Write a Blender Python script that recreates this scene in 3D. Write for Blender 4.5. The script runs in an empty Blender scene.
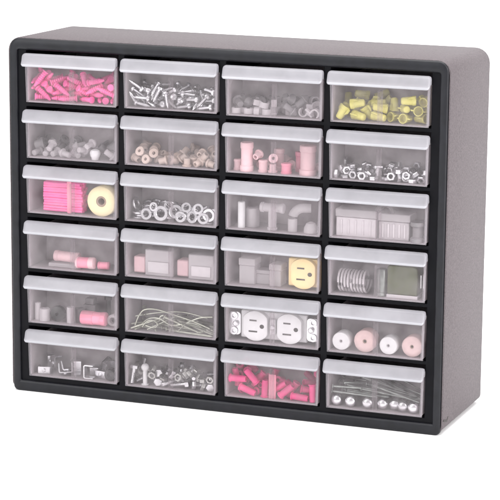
import bpy, bmesh, math, random
from mathutils import Vector, Matrix, Euler
from math import sin, cos, pi, radians
BAKED = {
 'a': [[-17.3,32.3,3.7,-1.13,-1.73,-0.45],[-6.4,7.4,3.6,1.66,0.78,-1.18],[-43.3,26.3,3.6,1.82,-1.3,-0.91],[37.8,14.3,3.6,-1.5,2.88,0.25],[30.0,13.8,3.6,1.66,0.78,0.43],[-5.7,29.3,3.7,1.28,1.84,-0.94],[-38.0,11.2,3.6,1.64,-0.26,2.14],[-47.8,33.5,6.9,-1.03,-2.93,-0.05],[10.6,33.2,3.6,1.32,1.84,0.43],[-29.5,31.5,3.6,-1.82,-1.3,0.64],[26.0,32.7,3.6,1.66,0.78,-0.39],[-10.5,37.1,7.5,-2.25,-0.48,-0.62],[-23.4,32.7,7.8,1.22,0.16,0.15],[28.2,9.8,9.8,1.51,-0.17,0.95],[14.4,10.2,3.6,-1.64,0.26,1.1],[-3.0,40.1,12.6,-1.56,-0.25,1.44],[45.7,13.4,3.7,1.65,0.53,0.27],[-40.3,18.2,4.7,-2.04,0.86,-1.45],[-1.2,18.6,8.4,1.72,-0.45,-1.99],[43.3,33.1,3.6,1.66,-0.78,0.57],[-16.8,11.7,3.6,-1.64,0.26,1.93],[36.5,32.6,8.8,-0.39,-1.36,-0.68],[23.1,40.4,9.5,-0.76,-0.6,-2.03],[-35.5,5.6,8.2,-2.45,-0.62,-1.04],[-10.3,29.9,17.9,-0.36,-0.21,-0.46],[-43.3,40.3,10.9,0.31,2.84,0.99],[31.8,24.0,10.1,-1.55,2.9,0.23],[11.9,11.8,11.5,-0.68,2.32,-0.0],[-28.5,23.9,11.8,-1.93,-0.62,0.81],[40.2,6.4,14.2,-1.18,0.12,1.89],[24.0,26.7,12.9,-0.94,0.43,-2.03],[18.4,39.2,15.1,0.9,-0.64,2.37],[-38.1,35.3,12.4,-1.04,-0.93,1.67],[7.4,21.7,3.6,1.82,1.3,1.37],[-17.7,12.8,10.8,1.71,0.15,-0.43],[1.7,10.8,23.0,0.96,0.68,-1.37],[-25.9,12.7,7.9,-0.72,2.49,0.3],[5.3,31.0,13.7,1.97,0.01,-1.84],[40.1,17.4,15.4,-0.89,0.82,2.07],[12.3,25.1,9.3,-1.22,-2.56,0.8],[-47.7,13.5,15.2,0.92,-1.75,0.57],[-6.0,19.7,14.9,1.44,2.61,-0.57],[-15.8,39.5,16.9,2.17,0.7,-1.25],[8.2,21.8,14.4,-0.26,-2.04,-0.3],[25.8,7.6,16.3,2.1,0.43,-0.88],[42.5,40.4,21.1,-0.19,-0.76,-2.78],[-3.2,12.2,17.9,-2.07,0.81,-1.13],[44.9,29.3,13.1,0.27,2.37,1.24],[-19.3,24.1,19.0,-2.67,1.35,0.26],[-32.7,31.0,16.6,1.44,-0.47,-1.17],[-13.1,5.7,13.9,-0.44,2.23,-0.62],[-1.6,33.8,21.9,-2.3,0.95,-1.08],[30.2,33.8,16.8,-2.05,0.16,1.3],[19.1,12.2,17.1,1.66,0.79,-0.59],[-34.8,21.2,14.6,0.55,-0.58,1.52],[-31.7,26.4,22.3,-0.18,-1.81,0.67],[-33.3,13.4,12.5,-0.73,2.91,-0.06],[47.8,33.0,18.7,0.83,-0.6,0.55],[-20.7,14.9,22.9,1.18,-0.58,2.33],[35.6,22.3,22.6,-0.09,-2.08,-0.63],[11.6,11.2,25.5,-0.62,2.23,-1.73],[-17.2,33.6,21.7,-0.06,2.51,-2.07],[-35.2,14.6,23.4,0.85,-0.06,1.37],[28.3,5.6,25.2,0.86,-1.26,2.19],[47.7,12.8,19.9,-1.56,0.64,-0.06],[18.2,18.9,25.4,-1.73,-0.15,-2.25],[-2.0,19.4,21.9,-0.95,-2.19,-1.5],[-39.9,6.6,24.7,0.42,-2.59,-0.22],[-30.2,40.4,19.2,-1.08,-2.45,1.17],[18.2,32.6,21.0,1.38,-0.33,-2.89],[-47.8,13.4,22.6,1.25,2.43,-0.28],[-47.8,27.9,28.0,-0.68,-0.11,2.9],[33.0,28.0,27.0,-1.01,-2.39,1.03],[-39.6,33.4,23.9,-0.84,-2.37,-0.46],[6.4,32.9,22.0,-1.1,-0.93,2.24],[31.6,38.5,24.3,-1.35,-0.34,-1.26]],
 'b': [[-12.4,19.6,3.2,1.01,-1.88,-0.99],[20.0,18.3,3.2,-1.01,1.88,-0.94],[-20.7,34.2,3.2,1.8,-0.77,-0.72],[-33.3,40.8,3.2,-1.8,0.79,-1.57],[0.4,25.6,3.2,1.74,-0.26,-1.81],[41.2,37.7,3.3,1.77,-0.55,-1.4],[12.8,5.8,3.2,1.8,0.77,-1.34],[-37.3,25.7,3.3,-1.86,0.95,0.81],[-15.8,12.3,9.9,1.59,2.06,0.05],[5.5,10.4,6.2,0.29,-2.2,-1.17],[-28.6,34.2,5.0,0.4,-2.07,0.56],[-21.6,23.6,3.2,1.74,-0.26,-0.99],[16.4,30.0,3.2,-1.01,1.88,1.43],[39.8,13.0,3.2,1.01,1.88,1.04],[4.8,17.4,7.2,2.45,0.52,-1.45],[21.2,35.2,7.4,0.26,-2.37,1.91],[-26.3,9.3,3.2,1.01,-1.88,1.36],[-41.4,38.3,12.1,1.12,-0.43,1.58],[-16.3,11.2,3.2,-1.74,0.26,0.72],[42.8,25.7,3.2,2.13,-1.26,0.34],[29.4,29.7,3.2,-1.01,1.88,0.78],[-45.3,27.6,6.7,-1.53,0.27,-0.24],[26.0,11.2,5.4,-0.14,-2.08,1.61],[-21.9,11.8,7.2,1.22,2.18,0.1],[0.4,39.4,8.9,1.24,0.74,-1.78],[-2.5,40.8,3.2,-2.13,-1.26,-0.87],[-19.1,25.8,10.9,2.11,-0.56,-1.77],[41.1,18.3,6.6,1.65,0.75,-1.63],[-48.2,8.8,9.5,-0.7,-0.04,2.84],[-38.6,19.0,7.5,0.09,-2.35,1.81],[20.1,40.8,3.2,-2.13,-1.26,-0.87],[-42.1,14.0,10.4,-2.16,0.05,-2.09],[21.9,8.5,11.3,1.67,0.31,-1.79],[37.8,6.2,3.2,1.74,-0.26,-1.6],[-3.4,10.5,5.4,2.27,0.71,1.62],[30.3,29.9,9.9,-2.09,0.52,-1.01],[-31.7,13.2,14.0,-2.7,0.61,-0.42],[-10.7,32.4,6.6,-2.94,-0.91,-0.59],[38.0,40.7,8.3,0.5,-2.26,-0.82],[-23.9,11.7,14.0,0.79,2.46,-0.56],[-4.7,25.8,11.7,-1.02,-3.11,0.08],[-36.3,5.2,10.5,1.46,-0.87,-1.32],[-34.1,27.6,9.9,1.21,0.25,0.16],[5.7,31.9,5.6,-0.97,1.26,-1.22],[-35.3,5.2,3.2,2.13,-1.26,0.86],[-34.3,31.2,16.1,-0.8,-2.43,-1.25],[-26.9,26.5,13.1,1.7,-0.42,-0.33],[30.6,36.3,12.4,-0.65,-0.43,-2.89],[-6.6,5.4,10.0,-2.97,-0.25,-1.31],[-15.5,40.8,14.3,-2.33,1.15,0.69],[35.9,5.2,10.9,-2.67,0.58,0.99],[23.6,33.9,14.6,2.3,0.5,-0.07],[4.8,24.6,11.4,0.46,-2.12,-0.72],[41.5,12.8,10.6,-1.77,0.74,1.0],[-48.1,33.8,15.8,-1.52,0.99,0.21],[0.8,33.5,11.8,-1.81,0.75,1.23],[47.1,29.3,7.0,-0.63,2.51,0.2],[11.9,39.5,16.8,0.7,-2.49,-1.47],[-0.4,14.7,10.5,-1.92,0.06,0.15],[-17.8,5.2,15.6,-2.74,0.25,1.4],[-9.9,32.2,17.8,-1.5,1.14,1.36],[48.2,34.0,16.9,-0.46,-1.99,2.25],[17.6,22.3,10.5,-0.55,1.78,1.18],[41.4,10.6,21.8,1.29,-0.83,-1.73],[-24.6,25.3,19.0,-1.96,-0.82,-0.81],[17.8,9.8,17.0,-1.76,-0.35,-0.98],[31.8,14.2,14.1,0.63,2.51,-0.06],[-41.7,9.6,15.4,2.21,0.38,2.0],[-0.8,38.3,19.0,-0.14,2.33,0.04],[-42.7,5.3,24.2,-0.48,-0.91,0.78],[36.6,29.8,12.1,-1.27,-1.24,-0.35],[39.8,40.7,22.9,-0.92,0.43,-1.07],[-29.9,39.9,15.1,-0.07,-2.7,-0.73],[-10.7,20.4,19.4,-1.22,0.97,-0.49],[-42.1,19.8,19.1,1.42,-0.11,-2.02],[15.4,31.4,13.4,-0.13,-2.34,-0.64],[-41.6,40.6,19.2,2.2,-0.57,1.42],[37.4,27.2,18.6,2.18,-1.17,1.04],[-4.6,13.4,17.8,-2.15,-0.51,1.59],[3.8,31.3,19.7,2.13,0.92,0.02],[-21.2,34.4,22.4,1.8,2.02,-0.4],[12.4,15.2,18.5,-1.71,0.11,2.22],[-21.8,9.9,20.6,2.38,-0.13,-0.5],[38.2,14.1,16.8,-1.42,-0.65,2.32]],
 'c': [[31.9,8.1,5.6,-0.0,-2.48,-0.09],[35.6,29.9,3.3,-1.57,-0.0,2.12],[-20.9,27.5,3.3,1.57,-0.0,-0.49],[-45.2,7.6,3.3,-1.57,0.0,3.14],[45.8,5.3,4.9,0.0,0.69,0.0],[-34.3,24.7,5.3,0.59,0.43,2.8],[-2.2,38.4,3.3,1.57,-0.0,2.29],[42.2,35.4,3.3,-1.57,-0.0,-0.98],[-47.4,21.6,3.3,1.57,0.0,1.59],[24.5,31.2,5.6,0.0,1.71,-0.18],[16.0,33.5,3.3,-1.57,0.0,-0.33],[-19.4,39.5,3.1,-0.0,0.22,2.96],[-10.4,8.1,3.3,1.57,-0.0,-0.7],[-31.1,7.6,3.3,-1.57,-0.0,-2.33],[27.4,40.8,5.6,0.0,1.77,-1.57],[12.1,17.9,3.3,-1.57,-0.0,-1.92],[-36.9,37.0,3.3,1.57,-0.0,0.78],[-47.5,40.7,5.6,-0.0,1.6,-0.0],[32.8,18.8,3.3,-1.57,-0.0,2.21],[-21.0,7.9,3.1,-0.0,0.22,-1.54],[36.3,18.8,9.8,1.57,-0.0,-2.11],[47.8,15.0,5.7,1.58,0.56,-1.37],[-4.0,29.0,5.6,0.0,1.7,-0.82],[-2.8,8.8,5.6,0.0,1.7,2.1],[39.6,21.0,16.2,-0.0,0.22,-2.45],[-19.6,29.3,10.2,1.51,0.31,0.67],[-13.4,7.6,11.0,1.71,0.2,0.61],[0.4,19.7,3.1,-0.0,0.22,-2.31],[45.5,12.0,11.8,-1.02,0.12,-0.02],[23.4,22.0,5.7,-0.41,0.71,0.95]],
 'd': [[3.7,27.0,7.8,-0.0,3.14,0.84],[-25.7,8.7,5.1,-1.45,0.25,1.17],[26.4,11.1,5.0,-1.46,0.02,2.87],[37.3,35.8,7.8,-0.0,3.14,-1.23],[-7.2,36.0,5.0,1.44,0.45,-1.63],[12.6,16.4,5.1,1.45,-0.3,-0.51],[22.7,38.9,6.7,0.33,-1.11,2.64],[-25.9,31.3,5.0,-1.44,-0.45,-2.27],[-10.2,24.7,8.2,-1.45,1.3,-1.58],[-3.9,10.9,5.1,-1.43,0.6,1.3],[41.8,15.1,5.1,1.45,0.18,1.06],[-43.6,7.1,8.9,-0.38,0.39,-0.57],[-44.5,34.4,5.0,1.44,-0.46,0.3],[6.8,38.4,8.9,-0.48,0.25,2.41],[-45.3,18.3,8.7,-0.66,-0.13,-0.71],[24.8,13.3,14.9,1.64,-0.13,-2.7],[-32.8,24.0,12.9,-0.04,-1.05,-1.45],[-18.0,15.6,8.7,-0.46,0.47,2.68],[10.0,20.8,16.8,2.88,0.28,1.19],[18.6,29.3,6.0,1.13,-0.82,1.55],[-29.2,31.6,25.0,1.75,0.02,1.94],[44.9,23.3,11.2,-2.04,-0.23,0.55],[-2.9,33.7,17.5,0.94,0.0,1.76],[-19.7,34.7,13.9,-1.22,2.97,0.26],[38.2,11.5,14.0,1.49,0.13,0.44],[36.7,25.9,22.2,1.12,-2.87,-0.05],[42.5,38.9,20.5,1.96,0.95,1.78],[-2.1,10.7,15.1,1.76,0.56,2.01],[45.9,18.6,24.1,1.35,-2.26,-0.02],[-46.4,36.4,17.6,-0.11,2.93,-1.55],[-33.2,38.1,14.2,0.51,0.09,0.81],[29.7,8.3,24.6,-1.55,-0.58,-1.23],[29.4,29.2,15.7,0.6,-0.26,-1.81],[-28.0,9.6,18.4,-1.79,0.75,1.57],[-8.8,37.3,24.8,2.05,-0.17,-1.17],[-6.9,19.9,18.5,1.26,-1.91,-1.19]],
 'e': [[0.6,11.9,4.9,-1.9,2.27,0.54],[-11.3,7.0,4.9,-0.8,1.26,2.09],[8.6,23.5,4.9,-2.34,-1.88,0.49],[-46.4,11.7,5.0,-1.85,2.46,-0.4],[-37.3,37.9,4.9,0.8,-1.26,2.44],[-20.2,38.9,4.9,1.24,0.87,1.08],[17.4,35.5,5.0,2.17,1.96,0.31],[-23.5,12.1,4.9,-1.9,-2.27,-0.03],[20.3,22.1,4.9,1.34,0.44,2.2],[10.7,10.5,9.8,-0.82,-1.73,-1.18],[-28.7,10.2,13.1,-0.73,0.69,0.51],[40.2,39.0,4.9,1.34,-0.44,-1.25],[-34.5,11.8,4.9,0.8,-1.26,-2.34],[34.2,28.5,5.0,0.52,1.32,0.13],[44.5,8.1,6.5,-0.02,2.24,0.51],[5.1,37.8,4.9,-1.24,-0.87,1.76],[46.4,23.2,6.4,-0.28,-2.26,1.68],[-0.5,23.0,12.1,1.89,0.82,-0.69],[19.3,10.6,16.8,1.29,-0.28,2.88],[-6.0,30.3,4.9,-1.24,0.87,0.99]],
 'f': [[14.7,23.8,4.8,1.82,-0.19,-0.66],[-25.1,27.1,4.8,1.82,-0.19,0.23],[6.7,38.9,4.8,2.0,0.94,-1.48],[45.2,22.7,4.9,-0.37,-1.84,-2.18],[37.2,30.0,4.9,-1.9,-0.69,0.65],[-0.1,11.7,4.8,1.82,0.19,2.31],[-9.0,18.3,4.6,-0.0,0.0,2.24],[-44.5,10.0,4.8,2.0,0.94,1.3],[-45.1,37.2,4.8,1.82,0.19,1.93],[29.5,38.4,5.2,3.14,0.0,-0.59],[28.1,25.2,4.8,-0.66,1.89,-1.66],[-19.9,15.6,4.8,-2.48,-1.26,0.02],[-5.0,28.3,4.8,1.86,0.57,0.08],[29.7,8.6,4.8,1.28,-2.57,-0.33],[-30.6,8.1,4.8,-2.0,-0.94,0.14],[-37.5,30.0,5.2,0.0,3.14,1.32],[45.7,37.3,5.2,0.0,-3.14,-0.04],[-35.8,18.0,4.8,-1.86,0.57,0.18],[-11.3,7.0,4.8,1.15,-2.2,-1.01],[-15.1,35.5,4.8,1.86,0.57,-1.44],[36.2,35.9,14.2,0.03,-2.22,2.3],[-38.3,8.8,12.4,-0.71,-2.3,-0.96],[37.5,16.4,4.9,1.86,0.52,0.92],[-46.1,22.3,5.5,3.02,0.03,-1.56],[-40.2,21.5,14.3,2.08,-0.82,0.2],[-34.0,38.9,13.3,1.7,2.34,0.11],[13.8,38.2,15.8,-1.02,-1.91,-1.47],[-30.4,22.5,11.6,-0.64,2.15,1.69],[21.2,30.7,11.6,1.18,-0.17,-2.17],[46.8,28.7,13.5,-1.57,0.69,1.57],[-24.3,8.8,12.6,-0.86,-1.69,-0.13],[18.3,37.2,4.8,-1.82,-0.19,-1.93],[16.7,7.7,4.6,-0.0,0.0,-1.22],[45.8,38.4,14.9,3.14,0.0,-0.2],[45.4,7.0,4.8,0.66,1.89,0.46],[-26.0,38.8,5.5,0.09,-0.15,-2.25],[3.9,23.8,4.9,-1.82,0.13,-1.89],[10.0,13.8,8.4,-0.69,-0.56,-1.99],[-44.0,37.5,15.5,-2.83,0.08,1.63],[-4.7,38.8,5.6,-1.6,-1.37,0.03],[21.4,16.4,5.2,0.0,3.14,-0.26],[4.6,31.8,12.4,-0.82,-0.08,-0.78],[46.6,14.7,12.9,0.71,-0.57,0.88],[29.7,18.0,13.6,1.74,-0.27,-0.22],[-16.0,25.5,8.4,-0.95,-0.35,2.38],[37.4,7.0,12.5,-0.74,-0.21,-2.22]],
 'g': [[-19.5,4.3,4.7,-1.57,-1.05,0.0],[-22.3,39.3,2.3,-0.0,-0.0,-2.09],[-7.6,6.7,2.3,0.0,-0.0,3.14],[-33.8,15.2,4.7,-1.57,1.05,-1.5],[-49.1,18.2,4.7,1.57,-0.0,-1.57],[-49.1,7.3,4.7,1.57,1.05,1.57],[-12.2,38.9,2.3,-3.14,0.0,1.25],[-6.1,29.6,4.8,-0.66,-2.33,-1.66],[-3.5,38.7,4.7,1.57,-1.05,-1.57],[-45.4,32.9,2.3,-0.0,3.14,-1.17],[-28.9,23.3,2.3,0.0,-3.14,0.24],[-17.0,14.2,2.3,-0.0,0.0,2.01],[-38.0,26.2,4.7,-1.57,0.0,2.85],[-11.3,36.2,9.2,1.57,1.05,0.03],[-45.9,30.3,8.1,2.78,0.0,0.95],[-11.3,28.1,5.3,-2.2,-0.39,-0.64],[-32.5,38.7,2.3,-0.0,-3.14,-0.68],[-3.5,19.3,4.7,1.57,-1.05,1.57],[-26.5,13.9,4.2,0.32,2.65,0.6],[-38.6,6.9,9.3,1.44,2.1,0.61],[-39.7,7.5,2.3,-3.14,0.0,-0.71],[-26.2,39.3,6.8,0.0,0.0,-0.02],[-41.2,17.5,2.3,-3.14,0.0,-1.39],[-20.9,23.7,4.7,0.52,-2.67,-1.0],[-29.1,29.8,6.0,2.67,-0.11,-0.08],[-16.3,11.2,6.8,0.0,-0.0,-1.05],[-19.5,32.4,4.8,-1.7,0.0,0.4],[-41.5,20.0,6.8,-0.0,0.0,-2.39],[-10.6,6.9,9.3,-0.59,0.72,-1.42],[-49.1,37.2,13.1,-1.57,0.54,-1.57],[-14.5,27.1,8.8,-0.89,0.53,2.62],[-3.5,10.9,9.1,-1.57,-1.14,-1.57],[-8.2,16.9,4.7,1.57,0.0,1.62],[-36.2,33.1,8.4,-1.56,0.5,0.88],[-12.5,41.6,9.2,-1.57,-0.0,-3.13],[-45.4,41.4,4.7,-1.57,-2.09,-0.07],[-37.4,21.8,11.5,0.02,0.04,-1.46],[-15.4,18.4,8.7,0.94,2.84,-0.21],[-6.4,22.1,11.5,0.08,0.07,2.88],[-40.1,38.6,8.7,0.12,-1.06,2.62],[-22.9,27.0,12.6,0.85,2.76,0.1],[-18.0,21.7,12.2,-0.33,0.88,1.25],[-44.5,11.1,9.3,0.73,-2.31,-0.88],[-30.1,6.7,4.7,-1.57,0.0,-0.18]],
 'h': [[21.6,25.3,2.3,-3.14,-0.0,0.99],[17.3,34.5,2.3,-3.14,0.0,0.14],[32.1,29.4,2.3,0.0,-0.0,2.06],[28.4,38.7,2.3,0.0,-3.14,-0.67],[5.6,34.7,4.8,-2.04,-0.0,1.8],[27.2,10.8,4.7,-1.57,-0.0,-2.91],[38.9,38.6,4.7,-1.57,-1.05,1.59],[6.6,21.7,4.8,1.09,0.0,-0.04],[46.2,41.7,5.2,1.57,1.36,-0.0],[49.1,18.9,4.7,1.57,-1.05,1.57],[6.7,26.9,4.8,1.1,-0.0,-0.02],[14.4,15.9,2.3,-0.0,-0.0,2.83],[45.9,6.1,4.8,2.09,-0.0,-0.0],[18.2,41.7,4.7,-1.57,1.05,0.0],[6.5,17.5,8.0,0.42,0.83,-1.11],[44.6,14.6,4.7,1.57,-0.0,-1.57],[20.2,28.5,6.8,-0.0,-0.0,1.14],[35.9,7.0,2.3,0.0,-3.14,-0.14],[37.7,16.8,2.3,-3.14,-0.0,-0.52],[6.4,29.4,13.5,-0.33,2.23,-1.97],[11.6,36.4,8.9,1.75,0.09,-2.43],[49.1,24.3,13.1,1.57,-0.44,1.57],[13.1,4.3,6.5,-1.57,-0.2,0.0],[6.5,41.7,10.7,1.57,1.15,0.0],[39.8,21.9,9.6,-0.8,-0.28,2.36],[13.8,21.5,9.1,1.48,0.19,1.56],[49.1,11.2,9.8,1.57,1.05,-1.57],[16.4,13.9,9.3,-1.59,2.15,0.75],[30.9,41.7,9.2,-1.57,1.05,-0.0],[39.6,7.4,9.0,0.41,-0.61,-0.85],[31.3,34.6,6.8,0.0,0.0,0.99],[41.7,25.6,2.3,-0.0,-3.14,-0.52],[5.9,9.5,2.3,-0.0,-3.14,-0.52],[46.4,34.1,2.3,0.0,3.14,-0.54],[30.9,19.5,4.8,0.64,2.34,0.81],[32.8,35.5,13.7,-1.57,2.09,-0.38],[6.2,22.7,13.1,-0.08,-0.67,-1.66],[29.7,4.8,8.6,-1.7,2.81,0.0],[46.0,36.7,13.8,0.04,-2.37,1.14],[6.6,11.2,8.9,-0.38,0.56,-2.3],[20.7,7.6,11.6,-0.0,0.0,0.02],[43.0,28.2,6.8,-3.14,0.0,0.68],[14.1,30.0,13.3,1.05,-0.87,1.87],[21.5,36.4,9.2,1.57,1.05,0.28],[46.3,34.4,9.5,-0.22,-0.75,-1.62],[20.2,7.3,4.7,-1.57,0.0,-0.94],[22.8,29.2,11.3,-0.0,3.14,0.12],[33.9,15.2,10.6,0.63,-0.03,0.97],[28.7,24.7,9.0,-0.6,2.51,-1.26],[23.4,17.1,6.1,0.67,-0.97,0.23]],
 'i': [[-33.2,37.6,6.6,0.19,-2.27,-1.3],[-11.2,39.6,7.5,-0.33,1.11,-1.8],[7.5,17.3,1.3,0.0,0.0,1.22],[43.5,36.1,1.3,-0.0,3.14,0.16],[19.9,14.6,2.9,-0.23,-0.04,-1.59],[-15.8,14.5,1.3,3.14,-0.0,-1.42],[39.7,14.9,1.3,0.0,-3.14,-0.19],[-43.3,14.5,1.3,3.14,0.0,0.0],[-8.0,14.6,4.0,0.16,-0.03,2.05],[-22.7,30.2,4.9,2.96,0.5,-1.19],[-24.9,14.6,3.6,-0.33,-0.04,1.14],[37.7,36.1,4.4,0.12,-0.23,-0.47],[-50.1,27.6,7.9,1.57,-0.15,-1.57],[5.5,36.0,1.3,-0.0,-3.14,-0.62],[-40.7,14.6,4.0,-0.0,0.0,0.36],[-42.2,36.3,6.3,0.45,-2.43,-1.12],[22.2,34.8,1.3,-0.0,-0.0,-0.73],[32.4,36.0,5.8,0.05,-0.25,-0.21],[-43.4,14.4,6.7,3.14,0.0,0.93],[-11.7,29.6,4.2,-0.38,0.19,-1.98],[-28.9,12.0,11.1,-0.33,2.24,-2.12],[-8.9,26.7,7.3,0.01,0.17,-0.53],[-26.4,37.6,6.6,-2.31,0.36,0.21],[-22.7,19.2,9.5,0.65,2.96,-0.86],[-35.5,24.1,5.6,0.48,0.5,1.74],[43.4,21.1,4.0,3.14,-0.0,-0.04],[-2.3,12.5,12.0,0.01,-1.96,1.2],[32.0,20.1,5.8,-0.2,0.09,2.21],[3.3,35.1,4.0,-3.14,0.0,-0.92],[-40.7,34.6,12.3,-0.34,0.52,-1.83],[43.5,24.8,8.7,0.24,-0.16,2.2],[16.6,35.3,5.5,2.94,0.01,-1.38],[5.6,20.6,10.1,0.03,3.02,-0.25],[-34.4,21.4,10.2,-0.24,0.64,0.52],[-9.6,11.2,13.2,0.65,2.06,-1.18],[6.6,22.8,5.5,0.18,-0.12,0.87],[26.4,17.8,7.2,0.22,0.01,-1.39],[20.9,35.0,8.1,0.09,-3.1,-0.85],[12.3,14.6,7.8,-0.07,3.11,-0.7],[9.7,36.0,9.9,2.9,-0.41,0.03],[42.5,7.9,10.6,-1.57,-0.46,-0.0],[-47.9,17.5,15.8,-0.97,1.02,-1.08],[-26.8,33.3,10.9,0.35,-0.38,1.54],[-27.8,29.0,15.7,-0.01,-2.63,-0.79],[17.5,14.6,11.8,-0.37,-0.07,-1.75],[-5.3,32.2,10.0,0.09,0.15,-0.08],[8.0,23.3,14.9,0.41,3.1,1.15],[28.7,33.7,10.1,0.04,-3.05,-0.03],[-13.0,19.3,14.5,-0.31,-0.53,-1.0],[-22.4,33.5,12.4,-0.45,-2.89,0.26],[-0.7,36.0,12.8,-0.14,-3.06,0.17],[-4.3,25.7,17.5,-0.1,-2.73,0.8],[21.7,19.4,13.0,3.03,0.36,-0.3],[25.0,35.3,13.1,3.04,0.01,-1.14],[35.2,14.6,15.2,-0.38,-0.58,0.28],[43.4,14.9,9.4,0.2,-0.9,1.51],[-14.9,30.2,16.8,0.04,0.42,0.91],[-14.8,21.9,15.9,-0.51,0.34,0.55],[43.5,36.3,10.0,-0.22,-2.8,1.51],[22.8,19.2,15.4,-0.36,-0.12,-1.86]],
 'j': [[-21.4,42.0,2.0,-1.6,-0.39,-1.53],[22.4,33.7,2.0,-1.6,0.39,-1.48],[-24.8,25.1,2.0,-1.5,1.96,-1.05],[-18.5,19.0,2.0,-1.64,1.18,-1.29],[8.9,20.7,2.0,-1.6,0.39,-1.35],[21.8,37.7,3.2,-1.71,1.0,-1.65],[11.2,28.5,4.5,1.62,-0.19,1.72],[-22.2,42.0,5.9,-1.79,1.17,-1.74],[15.2,18.3,2.0,1.64,-1.18,1.79],[24.0,21.5,5.4,-1.8,-1.24,-1.23],[23.1,5.4,2.0,1.6,-0.39,1.47],[23.8,11.7,4.6,1.18,1.95,1.33],[-23.2,38.1,5.9,1.09,2.01,1.21],[-25.3,20.1,6.7,-1.52,0.28,-2.12],[-33.5,22.2,9.6,2.39,-1.09,-0.08],[14.5,7.4,9.0,1.94,0.47,1.75],[24.9,10.3,8.4,1.78,-0.36,1.24],[10.1,39.3,8.0,1.75,-0.74,1.47]],
 'k': [[10.5,41.8,5.9,1.94,-1.11,1.22],[-28.7,11.8,8.6,1.43,-0.24,1.82],[20.9,16.5,4.0,-1.68,0.3,-1.45],[-1.8,26.5,8.7,-1.67,-0.19,-1.28],[30.0,4.6,9.9,1.77,-0.15,1.55],[-9.9,9.5,10.7,1.07,-0.5,2.17],[-5.8,35.2,10.9,-0.93,1.26,-0.81],[30.5,11.1,10.0,1.89,0.23,1.68],[-24.0,23.4,9.5,-1.15,2.77,-0.63],[29.9,28.8,3.5,-1.35,1.33,-1.15],[-28.4,7.2,8.8,0.83,-1.01,2.43],[-3.9,28.5,11.8,1.49,0.92,1.56],[22.7,24.6,6.5,-1.88,-1.07,-1.17],[-13.1,31.8,10.0,-1.72,1.32,-1.64],[5.0,25.7,11.2,-1.64,-0.3,-1.41],[29.9,35.2,9.0,1.83,0.57,1.82],[30.6,15.8,10.4,-0.54,1.94,-0.49],[29.8,19.6,6.8,1.73,-0.67,1.57]],
 'l': [[-18.3,24.0,7.7,2.65,-0.0,0.86],[-40.5,12.7,4.4,-1.57,0.0,-2.93],[46.6,38.0,8.5,1.6,-1.57,0.0],[29.6,19.2,4.4,-1.57,-0.0,2.93],[-3.0,19.4,8.5,-1.95,1.57,0.0],[17.6,7.6,8.5,3.11,1.57,0.0],[-14.8,11.7,7.7,0.49,3.14,0.54],[37.2,21.8,13.1,-1.57,0.0,0.84],[-44.7,36.9,8.5,2.12,-1.57,0.0],[29.7,36.2,10.2,-2.14,-2.55,-0.0],[14.4,31.8,4.4,-1.57,-0.0,1.69],[-34.0,31.0,8.5,2.15,1.57,0.0]],
 'm': [[31.0,14.9,3.9,-1.78,-1.04,-0.71],[29.8,30.2,3.9,-1.78,-1.04,1.64],[-39.5,40.0,4.3,-0.23,1.72,-0.12],[8.3,8.6,4.3,-1.74,-0.52,1.78],[-22.5,13.9,3.9,-1.78,1.04,0.41],[-14.7,27.5,3.9,1.78,-1.04,0.01],[10.5,31.9,3.9,1.36,-2.1,-0.26],[31.1,39.1,4.2,-2.01,-1.24,-1.1],[25.4,23.5,7.8,-2.24,0.52,0.9],[0.3,35.0,6.5,1.4,0.75,2.2],[46.8,32.7,4.0,-1.81,1.07,-0.31],[-38.3,24.6,3.9,-1.78,1.04,1.85],[10.2,32.0,12.2,2.23,0.95,0.56],[-12.7,20.7,10.4,2.12,-0.93,-0.45],[-36.9,15.7,6.6,0.58,2.08,-1.96],[42.7,13.9,7.2,-1.09,0.99,0.79],[-25.0,32.1,6.5,0.52,-2.05,1.35],[-5.9,12.5,3.9,1.36,-2.1,-0.38],[2.0,29.7,13.3,2.18,-0.0,0.28],[-47.4,6.3,11.3,0.07,-2.97,0.53],[-20.6,21.0,13.1,-1.64,-0.08,0.22],[21.1,18.3,13.3,1.25,-1.85,0.68],[39.5,39.8,11.3,-1.59,0.23,1.42],[37.2,29.5,13.4,1.98,1.02,-1.39],[3.8,14.1,9.2,-0.63,2.34,-0.19],[-47.1,33.9,13.7,-0.34,-0.87,-0.96]],
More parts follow.
